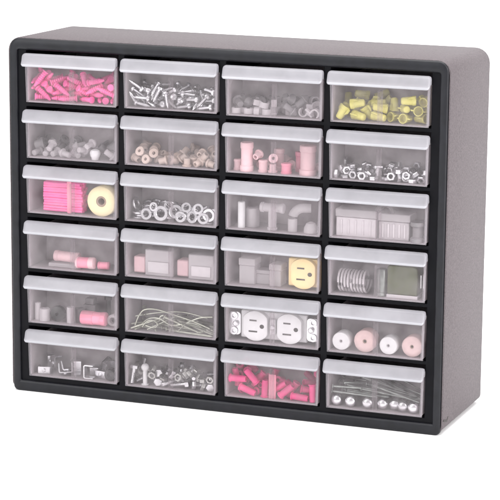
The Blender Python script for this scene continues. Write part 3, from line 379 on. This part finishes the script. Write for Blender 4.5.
def mk_cotter(bm):
    pts = [(.0012,0,-.022),(.0012,0,.012)]
    for k in range(1, 10):
        a = radians(-60 + 300*k/10); pts.append((.0032*sin(a)*1.0, 0, .0165-.0036*cos(a)))
    pts += [(-.0012,0,.012),(-.0012,0,-.018)]
    tube(bm, pts, .0010, 7)
def mk_sleeve(bm):
    ring(bm, [(.0024,-.011),(.0052,-.011),(.0054,-.0100),(.0042,-.0092),(.0042,.0075),(.0036,.011),(.0024,.011)], 14)
def mk_bracket(bm):
    pts = [(-.009,-.006),(-.009,.005),(-.0075,.0068),(.0075,.0068),(.009,.005),(.009,-.006),(.0075,-.006),(.0075,.0045),(.0068,.0053),(-.0068,.0053),(-.0075,.0045),(-.0075,-.006)]
    outline(bm, pts, -.0045, .0045)
    lathe(bm, [(.0026,.0066),(.0026,.0078),(.0016,.0084)], 10)
def mk_peg(bm):
    lathe(bm, [(.0030,-.0085),(.0036,-.0078),(.0036,.0015),(.0058,.0022),(.0060,.0034),(.0044,.0046),(.0020,.0085)], 14)
RINGS = [(-13.5,9.2,1.15,.10,.05),(4.5,12.5,1.05,.15,.5),(-31,7.2,.9,.12,-.1),(10,7,.85,.10,.1),(24,7.8,.95,.14,-.3),(37,7,.85,.1,.2),(31,17.5,.8,.12,.1),(-4,18.5,.7,.12,.5),(-22,16.0,.7,.2,-.2),(17,18.2,.75,.2,.2)]
MK = dict(anchor=mk_anchor, screw=mk_screw, bolt=mk_bolt, connector=mk_connector, nut=mk_nut, washer=mk_washer, bushing=mk_bushing, clip=mk_clip,
          pin=mk_pin, cotter=mk_cotter, sleeve=mk_sleeve, bracket=mk_bracket, peg=mk_peg)

# heap list: key, row, col, maker, count, material, object name, category, label, group, (x range), height to drop from, y range end
HEAPS = [
 ('a', 0,0,'anchor',78,'pink','wall_anchor','wall anchor','hot pink plastic wall anchor heaped in the top row drawer with pink contents','hot pink wall anchors in the top row drawer',(-.048,.048)),
 ('b', 0,1,'screw',84,'steel','pan_head_screw','screw','shiny silver screw heaped in the drawer right of the hot pink anchors','silver screws heaped in the top row'),
 ('c', 0,2,'clip',30,'clear','cable_clip','cable clip','clear plastic cable clip in the top row drawer left of the yellow connectors','clear cable clips in the top row'),
 ('d', 0,3,'connector',36,'yellow','wire_connector','wire connector','yellow twist-on wire connector heaped in the top row drawer','yellow wire connectors in the top row'),
 ('e', 1,0,'peg',20,'clear','plastic_peg','plastic peg','clear plastic peg in the drawer directly below the hot pink anchors','clear pegs below the pink anchors'),
 ('f', 1,1,'bushing',46,'beige','nylon_bushing','bushing','beige nylon bushing heaped in the drawer directly below the silver screws','beige bushings in the second row'),
 ('g', 1,3,'nut',44,'steel','hex_nut','nut','silver hex nut in the left heap of the drawer below the yellow connectors','silver nuts, left heap below the yellow connectors',(-.046,-.008)),
 ('h', 1,3,'nut',50,'steel','hex_nut','nut','silver hex nut in the right heap of the drawer below the yellow connectors','silver nuts, right heap below the yellow connectors',(.008,.048)),
 ('i', 2,1,'washer',60,'steel','washer','washer','silver ring washer heaped in the drawer right of the cream tape roll','silver washers in the third row'),
 ('j', 4,1,'pin',18,'greenwire','wire_nail','nail','long grey-green nail lying in the drawer left of the white outlet','nails left of the white outlet'),
 ('k', 4,1,'cotter',18,'greenwire','cotter_pin','cotter pin','grey-green looped cotter pin among nails in the drawer left of the white outlet','cotter pins left of the white outlet'),
 ('l', 5,0,'bracket',15,'steel','cable_clamp','cable clamp','bent steel cable clamp in the bottom row drawer at the left edge','steel clamps in the bottom left drawer'),
 ('m', 5,1,'bolt',26,'steel','hex_bolt','bolt','silver hex bolt in the mixed heap left of the rose sleeves, bottom row','silver bolts in the bottom row'),
 ('n', 5,1,'nut',26,'dullsteel','hex_nut','nut','dull steel nut in the mixed heap left of the rose sleeves, bottom row','dull nuts in the bottom row'),
 ('r', 0,2,'peg',14,'grey','plastic_peg','plastic peg','grey plastic peg mixed among the clear cable clips, top row','grey pegs among the clear clips'),
 ('s', 1,0,'bushing',12,'grey','nylon_bushing','bushing','grey bushing mixed among the clear pegs below the hot pink anchors','grey bushings among the clear pegs'),
 ('p', 1,2,'bushing',15,'palepink','pipe_plug','pipe plug','small pale pink plug lying around the feet of the pink fittings','small pink plugs among the pink fittings'),
 ('q', 5,3,'pin',34,'darksteel','steel_pin','pin','long dark steel pin lying crosswise over the dome-headed bolts','steel pins over the dome-headed bolts'),
 ('o', 5,2,'sleeve',38,'rose','plastic_sleeve','plastic sleeve','deep rose plastic sleeve heaped in the bottom row drawer','rose sleeves in the bottom row'),
]
SCALE = dict(p=.85, a=.84, b=.82, c=.85, d=.80, e=.9, f=.86, l=.9, m=.9, o=.9)
def floor_z(i): return TZ[i] - .0551 + .0014
def heap_objects():
    meshes = {}
    for h in HEAPS:
        key, i, j, mk, n, mat, name, cat, label, group = h[:10]
        for q, (x, y, z, rx, ry, rz) in enumerate(BAKED.get(key, [])):
            if (key, mk, mat) not in meshes:
                bm = bmesh.new(); MK[mk](bm); bmesh.ops.scale(bm, verts=bm.verts[:], vec=(SCALE.get(key, 1),)*3); o = finish(bm, name, mat); meshes[(key, mk, mat)] = o
            else:
                o = meshes[(key, mk, mat)].copy(); o.name = name; COL.objects.link(o)
            o.location = (CX[j]+x*MM, y*MM, floor_z(i)+z*MM); o.rotation_euler = (rx, ry, rz)
            tag(o, label, cat, group)

# ------------------------------------------------------------------ larger single items
def at(i, j, x, y, z): return (CX[j]+x*MM, y*MM, floor_z(i)+z*MM)

def outlet(name, i, j, x, y, faces, mat, label, strap=True):
    """duplex receptacle lying on its side: long axis along x"""
    r = empty(name, at(i, j, x, y, 0)); tag(r, label, 'electrical outlet')
    zc = .0178
    for fx_ in faces:
        bm = bmesh.new(); pts = []
        for k in range(36):                                   # round face with two flattened sides
            a = 2*pi*k/36; px, pz = .0172*cos(a), .0172*sin(a)
            px = max(-.0143, min(.0143, px)); pts.append((fx_+px, zc+pz))
        def sh(s): return [(fx_+(a-fx_)*s, zc+(b-zc)*s) for a, b in pts]
        loft(bm, [[(a, .006, b) for a, b in pts], [(a, .0012, b) for a, b in pts], [(a, .0003, b) for a, b in sh(.97)], [(a, 0, b) for a, b in sh(.92)]], True, True)
        f = finish(bm, 'receptacle_face', mat, r, angle=40)
        for dz, ln in ((.0062, .0042), (-.0062, .0050)):
            bm = bmesh.new(); box(bm, fx_-.0024-ln, fx_-.0024+ln, -.0002, .0010, zc+dz-.0009, zc+dz+.0009); finish(bm, 'slot', 'slot', f)
        bm = bmesh.new()
        loft(bm, [[(a, y_, b) for a, b in [(fx_+.0080+.0026*cos(t), zc+.0024*sin(t)) for t in [2*pi*k/14 for k in range(14)]]] for y_ in (-.0002, .0010)], True, True)
        finish(bm, 'ground_hole', 'slot', f)
    bm = bmesh.new()
    x0, x1 = (min(faces)-.019, max(faces)+.019)
    box(bm, x0, x1, .0062, .024, zc-.0155, zc+.0155)
    if len(faces) > 1:
        box(bm, -.0035, .0035, .0012, .0061, zc-.009, zc+.009)
    finish(bm, 'outlet_body', mat, r, bevel=.0015)
    if len(faces) > 1:
        bm = bmesh.new(); lathe(bm, [(.0030, .0010), (.0030, -.0002), (.0020, -.0010)], 14, axis='y', c=(0,0,zc)); finish(bm, 'centre_screw', 'steel', r)
    if strap:
        for s in (-1, 1):
            bm = bmesh.new()
            xa, xb = sorted((s*.0385, s*.0525))
            pts = rrect(xa, xb, zc-.0130, zc+.0130, (.004,)*4, 4)
            outline(bm, pts, .0052, .0064)
            for dz in (-.0085, .0085):
                ring(bm, [(.0022,0),(.0046,0),(.0046,.0012),(.0022,.0012)], 14, axis='y', c=(s*.0462, .0036, zc+dz))
            lathe(bm, [(.0034,.0050),(.0034,.0028),(.0022,.0020)], 14, axis='y', c=(s*.0440, 0, zc))
            finish(bm, 'mounting_ear', 'steel', r, bevel=.0003)
    return r

def roll(i, j, x, y, rad, mat, label, width=.016, name='tape_roll', cat='tape roll', group=None, core=.30, axis='y', coremat='core'):
    o = empty(name, at(i, j, x, y, 0)); tag(o, label, cat, group)
    bm = bmesh.new(); ri = rad*core
    pr = [(ri, 0), (rad*.6, -.0002), (rad*.94, 0), (rad, .0009), (rad, width-.0009), (rad*.94, width), (ri, width)]
    for k in range(1, 5): pass
    ring(bm, pr, 32, axis='y', c=(0, 0, rad)); finish(bm, 'winding', mat, o, angle=50)
    bm = bmesh.new(); ring(bm, [(ri*.62, .0004), (ri-.0001, .0004), (ri-.0001, width-.0004), (ri*.62, width-.0004)], 24, axis='y', c=(0, 0, rad)); finish(bm, 'core', coremat, o)
    return o

def rod(name, cat, i, j, x, y, z, length, rad, mats, label, rz=0.0, tilt=0.0, caps=(.18, .18), group=None):
    """capped cartridge lying along x; mats = (barrel, cap)"""
    o = empty(name, at(i, j, x, y, z)); o.rotation_euler = (0, tilt, rz); tag(o, label, cat, group)
    a, b = -length/2, length/2; ca, cb = a+length*caps[0], b-length*caps[1]
    bm = bmesh.new(); lathe(bm, [(rad*.93, ca), (rad*.93, cb)], 20, axis='x'); finish(bm, 'barrel', mats[0], o)
    for p, q in ((a, ca), (b, cb)):
        if abs(q-p) < 1e-6: continue
        s = 1 if q > p else -1
        bm = bmesh.new(); lathe(bm, [(rad*.72, p), (rad*.95, p+s*.0007), (rad, p+s*.0018), (rad, q-s*.0002), (rad*.94, q+s*.0001)], 20, axis='x'); finish(bm, 'end_cap', mats[1], o)
    return o

def solid(name, cat, i, j, x, y, label, mat, mk, bevel=0.0, rz=0.0, z=0.0, group=None, angle=35):
    bm = bmesh.new(); mk(bm); o = finish(bm, name, mat, bevel=bevel, angle=angle); o.location = at(i, j, x, y, z); o.rotation_euler = (0, 0, rz)
    return tag(o, label, cat, group)

def small_items():
    # row 2, drawer 1: white knob among the pegs
    solid('white_stopper', 'stopper', 1, 0, 26, 7.5, 'small round white stopper in the drawer below the hot pink anchors', 'white',
          lambda bm: lathe(bm, [(.0022,0),(.0040,.0004),(.0046,.003),(.0058,.0058),(.0060,.0085),(.0048,.0110),(.0022,.0121)], 18))
    # row 2, drawer 3: pale pink fittings
    def post(h, r, hole=.5): return lambda bm: ring(bm, [(r*hole, 0), (r*1.0, 0), (r*1.04, .001), (r*1.04, h*.18), (r*.9, h*.2), (r*.9, h*.78), (r, h*.8), (r, h-.0008), (r*.93, h), (r*hole, h)], 22)
    solid('pipe_fitting', 'fitting', 1, 2, -33.5, 10, 'tall pale pink fitting standing at the left in the pink fittings drawer', 'palepink', post(.0315, .0072))
    solid('pipe_fitting', 'fitting', 1, 2, 36.5, 11, 'tallest and widest pale pink fitting, right end of the pink fittings drawer', 'palepink', post(.0325, .0092))
    solid('pipe_fitting', 'fitting', 1, 2, -14.5, 9, 'short pale pink fitting just left of the centre slot in the pink fittings drawer', 'palepink', post(.0135, .0050))
    solid('pipe_fitting', 'fitting', 1, 2, 12, 10, 'short pink fitting just right of the centre slot in the pink fittings drawer', 'softpink', post(.0115, .0058))
    solid('pipe_fitting', 'fitting', 1, 2, -45, 12, 'short pale pink fitting at the far left end of the pink fittings drawer', 'palepink', post(.012, .0045))
    solid('pipe_fitting', 'fitting', 1, 2, -2, 26, 'middle-height pale fitting behind the centre slot of the pink fittings drawer', 'palepink', post(.024, .0060))
    solid('pipe_fitting', 'fitting', 1, 2, 23, 28, 'pink fitting half hidden left of the widest one in the pink fittings drawer', 'softpink', post(.022, .0068))
    # row 3, drawer 1: pink bundle and cream roll
    o = empty('wire_bundle', at(2, 0, -13, 4, 0)); tag(o, 'hot pink bundle of wire beside a cream roll in a third row drawer', 'wire bundle')
    bm = bmesh.new()
    hw = .0245
    for k in range(11):
        for m in range(5):
            zz = .0035 + .0030*k + rnd.uniform(-.0002, .0002); yy = .003+.0034*m
            tube(bm, [(-hw+rnd.uniform(0,.0012), yy, zz), (-.008, yy+rnd.uniform(-.0005,.0005), zz+rnd.uniform(-.0004,.0004)), (.010, yy, zz+rnd.uniform(-.0004,.0004)), (hw-rnd.uniform(0,.004), yy, zz)], .00175, 8)
    finish(bm, 'wire_strands', 'pink', o)
    bm = bmesh.new(); pts = rrect(.0055, .0105, .0008, .0372, (.001,)*4, 2)
    loft(bm, [[(a, y_, b) for a, b in pts] for y_ in (.0006, .0195)], True, True); finish(bm, 'band', 'softpink', o)
    roll(2, 0, 34.5, 4, .0172, 'cream', 'cream tape roll standing beside the hot pink wire bundle', width=.018, core=.36)
    # row 3, drawer 2: larger washers leaning on the front panel
    first = None
    for x, z, s, a, rz in RINGS:
        if first is None:
            bm = bmesh.new(); mk_washer(bm); first = o = finish(bm, 'washer', 'steel')
        else:
            o = first.copy(); COL.objects.link(o)
        o.scale = (s, s, s); o.location = at(2, 1, x, 4.6+.5*s, z); o.rotation_euler = (pi/2-a, 0, rz)
        tag(o, 'silver washer facing forward against its drawer front, right of the cream roll', 'washer', 'forward-facing washers in the third row')
    # row 3, drawer 3: translucent fittings
    def tee(bm):
        lathe(bm, [(.0050,0),(.0056,.0006),(.0056,.003),(.0046,.0034),(.0046,.0240)], 18)
        lathe(bm, [(.0050,-.0135),(.0056,-.0129),(.0056,-.0100),(.0048,-.0096),(.0048,.0096),(.0056,.0100),(.0056,.0129),(.0050,.0135)], 18, axis='x', c=(0,0,.0245))
    solid('tee_fitting', 'tee fitting', 2, 2, -3, 9, 'translucent T-shaped fitting in the drawer left of the clear cases', 'clear', tee)
    solid('tube_fitting', 'tube fitting', 2, 2, -39, 9, 'upright pale tube at the left in the drawer holding the T-shaped fitting', 'white', lambda bm: ring(bm, [(.0022,0),(.0040,0),(.0040,.028),(.0034,.0288),(.0022,.0288)], 18))
    solid('tube_fitting', 'tube fitting', 2, 2, -30, 20, 'squat translucent tube between the upright pale tube and the T-shaped fitting', 'clear', lambda bm: ring(bm, [(.004,0),(.0078,0),(.0078,.020),(.0070,.021),(.004,.021)], 20))
    def elbow(bm):
        tube(bm, [(.0, 0, .0)] + [(.012-.012*cos(radians(a)), 0, .014+.012*sin(radians(a))) for a in range(0, 91, 15)] + [(.020, 0, .026)], .0052, 16)
    solid('elbow_fitting', 'elbow fitting', 2, 2, 20, 10, 'translucent elbow fitting right of the T-shaped fitting', 'clear', elbow, rz=.3)
    solid('ball_cap', 'cap', 2, 2, 41, 10, 'low translucent cap at the right end of the T-shaped fitting drawer', 'clear', lambda bm: lathe(bm, [(.0075,0),(.0078,.001),(.0074,.006),(.0050,.0105),(.0015,.0122)], 18))
    # row 3, drawer 4: clear cases
    def case(w, d, h):
        def f(bm):
            box(bm, -w/2, w/2, 0, d, 0, h*.72); box(bm, -w/2-.0006, w/2+.0006, -.0006, d+.0006, h*.725, h)
        return f
    def latched(x, y, w, d, h, label):
        o = empty('clear_case', at(2, 3, x, y, 0)); tag(o, label, 'case')
        bm = bmesh.new(); box(bm, -w/2, w/2, 0, d, 0, h*.70)
        finish(bm, 'case_base', 'lightgrey', o, bevel=.0010)
        bm = bmesh.new()
        for k in range(5):
            xx = -w*.36+w*.18*k; box(bm, xx-.0009, xx+.0009, -.0007, -.0001, .003, h*.62)
        finish(bm, 'grip_ribs', 'lightgrey', o, bevel=.0002)
        bm = bmesh.new(); box(bm, -w/2-.0008, w/2+.0008, -.0008, d+.0008, h*.715, h); finish(bm, 'lid', 'clear', o, bevel=.0012)
    latched(-26, 6, .045, .026, .030, 'wide clear plastic case lying left in the third row drawer beside the grey spool')
    latched(17, 5, .034, .024, .0285, 'narrow clear plastic case, right of the wide clear case')
    solid('arched_handle', 'handle', 2, 3, 5.5, 8, 'small dark arched handle on top of the narrow clear case', 'grey', lambda bm: tube(bm, [(-.009*cos(radians(a)), 0, .009*sin(radians(a))) for a in range(0, 181, 15)], .0022, 8), z=28.6)
    solid('grey_spool', 'spool', 2, 3, 43, 7, 'grey spool at the right end beside the two clear cases', 'grey', lambda bm: ring(bm, [(.002,0),(.0080,0),(.0082,.004),(.0055,.006),(.0055,.016),(.0082,.018),(.0080,.022),(.002,.022)], 20))
    # row 4, drawer 1: pink cartridges
    rod('cartridge_fuse', 'fuse', 3, 0, -13, 16, 11.2, .031, .0064, ('palepink', 'palepink'), 'palest pink cartridge fuse, left in the drawer below the pink wire bundle', tilt=.04)
    rod('cartridge_fuse', 'fuse', 3, 0, 13, 9, 7.8, .023, .0068, ('softpink', 'palepink'), 'bright pink cartridge fuse, middle in the drawer below the cream roll', tilt=-.03, caps=(.12, .3))
    rod('cartridge_fuse', 'fuse', 3, 0, 33, 14, 5.2, .014, .0046, ('softpink', 'softpink'), 'smallest pink cartridge fuse, right in the drawer below the cream roll', rz=.2)
    solid('grey_shim', 'shim', 3, 0, -13, 10, 'flat clear strip lying under the palest pink cartridge fuse', 'clear', lambda bm: box(bm, -.02, .02, -.002, .012, 0, .0045), bevel=.0008)
    # row 4, drawer 2: grey switches with pink ends
    for x, w, h, lab in ((-17, .033, .030, 'wider grey rocker switch with pale pink end, left of its fellow'), (34, .031, .0285, 'narrower grey rocker switch with pale pink end, right of its fellow')):
        o = empty('rocker_switch', at(3, 1, x, 7, 0)); tag(o, lab, 'switch')
        bm = bmesh.new(); box(bm, -w/2, w/2, 0, .024, 0, h); finish(bm, 'switch_body', 'lightgrey', o, bevel=.0014)
        bm = bmesh.new(); box(bm, -w/2+.004, w/2-.004, -.0012, -.0001, .004, h*.55); finish(bm, 'name_plate', 'lightgrey', o, bevel=.0004)
        bm = bmesh.new(); box(bm, -w/2-.0145, -w/2-.0002, .002, .019, .002, .0205); finish(bm, 'end_block', 'palepink', o, bevel=.0016)
    # row 4, drawer 3: ivory outlet and clear blocks
    outlet('outlet', 3, 2, 34.5, 4, [0.0], 'ivory', 'ivory outlet at the right end of the drawer above the white outlet', strap=False)
    solid('clear_block', 'block', 3, 2, -32, 8, 'clear block at the left end of the ivory outlet drawer', 'clear', case(.018, .02, .029), bevel=.001)
    solid('clear_block', 'block', 3, 2, -15, 14, 'low wide clear block, middle one in the ivory outlet drawer', 'clear', case(.016, .016, .016), bevel=.001)
    solid('clear_block', 'block', 3, 2, 1, 8, 'clear block nearest the ivory outlet', 'clear', case(.013, .02, .025), bevel=.001)
    # row 4, drawer 4: coil, capacitor, olive block
    def coil(bm):
        pts = []
        for k in range(0, 9*16+1):
            a = 2*pi*k/16; pts.append((-.016+.032*k/(9*16), .0125*cos(a), .0128+.0115*sin(a)))
        tube(bm, pts, .00125, 7)
    solid('wire_coil', 'wire coil', 3, 3, -30, 16, 'loose grey coil of wire at the left of the olive green relay drawer', 'lightgrey', coil)
    solid('capacitor_can', 'capacitor', 3, 3, 3, 11, 'upright dull silver can just left of the olive green relay', 'darksteel', lambda bm: lathe(bm, [(.0056,0),(.0062,.0008),(.0062,.0035),(.0057,.0042),(.0062,.005),(.0062,.0285),(.0052,.0300)], 20))
    o = empty('relay', at(3, 3, 28, 5, 0)); tag(o, 'olive green relay block with rounded corners in a fourth row drawer', 'relay')
    bm = bmesh.new(); pts = rrect(-.0175, .0165, .004, .0355, (.002,.002,.006,.003)); outline(bm, pts, 0, .024); finish(bm, 'relay_cover', 'olive', o, bevel=.0010, angle=30)
    bm = bmesh.new(); box(bm, -.0180, .0170, -.0005, .0245, 0, .0039); finish(bm, 'relay_base', 'lightgrey', o, bevel=.0006)
    for x in (.0180, .0214):
        bm = bmesh.new(); box(bm, x, x+.0012, .006, .012, .012, .026); finish(bm, 'terminal', 'steel', o)
    # row 5, drawer 1: wheel, fuse, bushings
    solid('rubber_puck', 'rubber puck', 4, 0, -22, 6, 'dark rubber puck at the left in the drawer with one pink cylinder', 'gunmetal', lambda bm: ring(bm, [(.002,0),(.0070,0),(.0088,.0012),(.0088,.0068),(.0070,.008),(.002,.008)], 24, axis='y', c=(0,0,.0089)))
    rod('cartridge_fuse', 'fuse', 4, 0, 24, 7, 8.2, .031, .0080, ('softpink', 'softpink'), 'thick pink cartridge fuse beside a dark rubber puck', caps=(.5, .2))
    solid('grey_spacer', 'spacer', 4, 0, -38, 8, 'clear spacer left of the dark rubber puck', 'clear', lambda bm: ring(bm, [(.003,0),(.006,0),(.006,.014),(.003,.014)], 18))
    solid('grey_spacer', 'spacer', 4, 0, -6, 8, 'tallest spacer, between the dark rubber puck and pink cylinder', 'lightgrey', lambda bm: ring(bm, [(.002,0),(.0042,0),(.0042,.0185),(.002,.0185)], 18))
    solid('grey_spacer', 'spacer', 4, 0, 1, 20, 'spacer half hidden behind the tallest one near the pink cylinder', 'grey', lambda bm: ring(bm, [(.003,0),(.0065,0),(.0065,.015),(.003,.015)], 18))
    solid('dark_post', 'post', 4, 0, 34, 24, 'dark upright post standing behind the thick pink fuse', 'gunmetal', lambda bm: lathe(bm, [(.0055,0),(.0055,.002),(.0028,.0026),(.0028,.026),(.0042,.027),(.0042,.031),(.003,.032)], 16))
    solid('grey_spacer', 'spacer', 4, 0, -46.5, 8, 'tall thin clear spacer at the far left of the dark puck drawer', 'clear', lambda bm: ring(bm, [(.0015,0),(.0032,0),(.0034,.001),(.0034,.020),(.0015,.020)], 16))
    solid('grey_block', 'block', 4, 0, 10, 24, 'grey stepped block standing behind the pink fuse in the dark puck drawer', 'grey', lambda bm: (box(bm, -.008, .008, 0, .012, 0, .0185), box(bm, -.005, .005, .001, .011, .0187, .0260)), bevel=.0008)
    solid('clear_ring', 'ring', 4, 0, 46, 8, 'clear ring standing upright at the right end of the dark puck drawer', 'clear', lambda bm: ring(bm, [(.0038,0),(.0066,0),(.0070,.001),(.0070,.005),(.0066,.006),(.0038,.006)], 22, axis='y', c=(0,0,.0071)))
    # row 5, drawer 2: bowed wires leaning on the front
    for pts in ([(-45,6,5),(-40,6,17),(-33,6.5,24),(-18,7,25),(4,8,20),(26,7,15),(45,6,9)], [(-41,9,3),(-30,8,13),(-16,7,15),(-2,6.5,9),(14,7,12),(32,8,20),(47,9,22)],
                [(-36,5,4),(-30,5,11),(-22,5,12.5),(-17,5,8),(-22,5,4.5),(-32,5.5,6)], [(8,5.5,4),(18,5.5,13),(31,6,12),(38,6,6),(30,6,3.5)], [(-47,12,14),(-20,13,20),(10,14,23),(40,12,19)]):
        fine = []
        for a in range(len(pts)-1):
            p0, p1, p2, p3 = (Vector(pts[max(0, min(len(pts)-1, a+d))]) for d in (-1, 0, 1, 2))
            for k in range(6):
                t = k/6; fine.append(tuple(.5*MM*((2*p1)+(p2-p0)*t+(2*p0-5*p1+4*p2-p3)*t*t+(3*p1-p0-3*p2+p3)*t**3)))
        fine.append(tuple(Vector(pts[-1])*MM))
        bm = bmesh.new(); tube(bm, fine, .0008, 8); o = finish(bm, 'bent_wire', 'greenwire'); o.location = at(4, 1, 0, 0, 0)
        tag(o, 'bowed grey-green wire looping above the nails in the drawer left of the white outlet', 'wire', 'bowed wires left of the white outlet')
    # row 5, drawer 3: white duplex outlet
    outlet('outlet', 4, 2, -.5, 4, [-.0198, .0198], 'white', 'white duplex outlet with steel mounting ears filling one drawer')
    # row 5, drawer 4: four rolls
    roll(4, 3, -40.2, 4, .0101, 'white', 'white tape roll at the left end of the row of four rolls', core=.2, coremat='lightgrey')
    roll(4, 3, -13.0, 4, .0124, 'tapepink', 'largest pinkish tape roll, second in the row of four rolls', core=.2)
    roll(4, 3, 13.6, 4, .0101, 'white', 'white tape roll between two pinkish rolls', core=.2, coremat='lightgrey')
    roll(4, 3, 40.2, 4, .0115, 'tapepink', 'pinkish tape roll at the right end of the row of four rolls', core=.2)
    # row 6, drawer 1: dark grommet
    solid('rubber_grommet', 'grommet', 5, 0, 43, 5.5, 'dark round grommet right of the steel clamps in the bottom left drawer', 'gunmetal', lambda bm: ring(bm, [(.003,0),(.0062,0),(.0068,.001),(.0068,.005),(.0062,.006),(.003,.006)], 22, axis='y', c=(0,0,.0069)))
    # row 6, drawer 2: white ball
    solid('white_ball', 'ball', 5, 1, -33, 6.5, 'shiny white ball standing on a peg left of the silver bolts', 'white',
          lambda bm: lathe(bm, [(.0040,0),(.0044,.001),(.0026,.002),(.0026,.0170)] + [(.0045*cos(radians(a)), .0205+.0045*sin(radians(a))) for a in range(-50, 90, 14)] + [(.0005, .0250)], 18))
    # row 6, drawer 3: pale card
    solid('pink_card', 'card', 5, 2, 0, 5.2, 'pale pink strip of card standing upright among the rose sleeves', 'softpink', lambda bm: box(bm, -.0042, .0042, 0, .0011, 0, .0275), bevel=.0003)
    # row 6, drawer 4: dome head bolts, heads to the front
    spots = [(-45,7.0,0,-.08),(-29,6.6,0,.05),(-9.5,6.8,0,.07),(6.5,9.5,0,-.05),(20,12,0,.04),(30,8.5,0,-.03),(42.5,6.8,0,.05)]
    first = None
    for x, y, z, rz in spots:
        if first is None:
            first = empty('dome_bolt'); 
            bm = bmesh.new(); lathe(bm, [(.0062,.0014),(.0062,.0004)] + [(.0062*cos(radians(a)), -.0046*sin(radians(a))) for a in range(12, 84, 14)] + [(.0004,-.0046)], 18, axis='y'); p1 = finish(bm, 'bolt_head', 'steel', first, angle=60)
            bm = bmesh.new(); lathe(bm, [(.0026,.0015)] + zig(.0023,.0027,.010,.033,14) + [(.002,.0335)], 12, axis='y'); p2 = finish(bm, 'bolt_shank', 'dullsteel', first)
            o = first
        else:
            o = first.copy(); COL.objects.link(o)
            for p in (p1, p2):
                c = p.copy(); COL.objects.link(c); c.parent = o
        o.location = at(5, 3, x, y, z+6.2); o.rotation_euler = (0, rnd.uniform(0, 6), rz)
        tag(o, 'dome-headed steel bolt lying head forward in the bottom right drawer', 'bolt', 'dome-headed bolts in the bottom right drawer')
# ------------------------------------------------------------------ light, camera
def area(name, loc, target, sx, sy, energy, col=(1,1,1)):
    l = bpy.data.lights.new(name, 'AREA'); l.shape = 'RECTANGLE'; l.size = sx; l.size_y = sy; l.energy = energy; l.color = col
    o = bpy.data.objects.new(name, l); COL.objects.link(o); o.location = loc
    o.rotation_euler = (Vector(target)-Vector(loc)).to_track_quat('-Z', 'Y').to_euler(); return o

def lights_camera():
    w = bpy.data.worlds.new('World'); sc.world = w; w.use_nodes = True
    w.node_tree.nodes['Background'].inputs[0].default_value = (1, 1, 1, 1); w.node_tree.nodes['Background'].inputs[1].default_value = WORLD
    area('overhead_softbox', (.35, -.25, 2.3), (.25, .05, 0), 2.6, 2.2, E_TOP, (1, .985, .98))
    area('front_softbox', (-1.4, -2.6, 1.7), (.25, 0, .2), 1.8, 1.8, E_FRONT)
    area('right_softbox', (2.6, -.5, 1.0), (.5, .0, .0), 1.4, 1.6, E_RIGHT, (1, .97, .975))
    area('backdrop_light', (.2, 1.6, 3.0), (.2, 2.2, .2), 3.0, 1.4, E_BACK)
    cam = bpy.data.cameras.new('camera'); o = bpy.data.objects.new('camera', cam); COL.objects.link(o)
    o.location = (1.1881, -2.434, .7376)
    fw = Vector((-.33920795, .91756736, -.20738394)); r = Vector((.93734571, .34831054, .00792382)); u = Vector((-.07950465, .19170262, .97822754))
    o.matrix_world = Matrix(((r.x, u.x, -fw.x, o.location.x), (r.y, u.y, -fw.y, o.location.y), (r.z, u.z, -fw.z, o.location.z), (0,0,0,1)))
    cam.sensor_width = 36; cam.lens = 2427.44/500*36; cam.clip_start = .05; cam.clip_end = 60
    sc.camera = o
    sc.view_settings.view_transform = 'Standard'; sc.view_settings.look = 'None'; sc.view_settings.exposure = 0; sc.view_settings.gamma = 1
    cy = sc.cycles if hasattr(sc, 'cycles') else None
    sc.render.engine = 'CYCLES'; cy = sc.cycles
    cy.transparent_max_bounces = 24; cy.max_bounces = 10; cy.diffuse_bounces = 5; cy.glossy_bounces = 4; cy.transmission_bounces = 6
    cy.use_denoising = True; cy.caustics_reflective = False; cy.caustics_refractive = False; cy.sample_clamp_indirect = 6

WORLD, E_TOP, E_FRONT, E_RIGHT, E_BACK = .8, 82, 56, 58, 60
def main():
    backdrop(); build_cabinet(); heap_objects(); small_items(); lights_camera()
main()
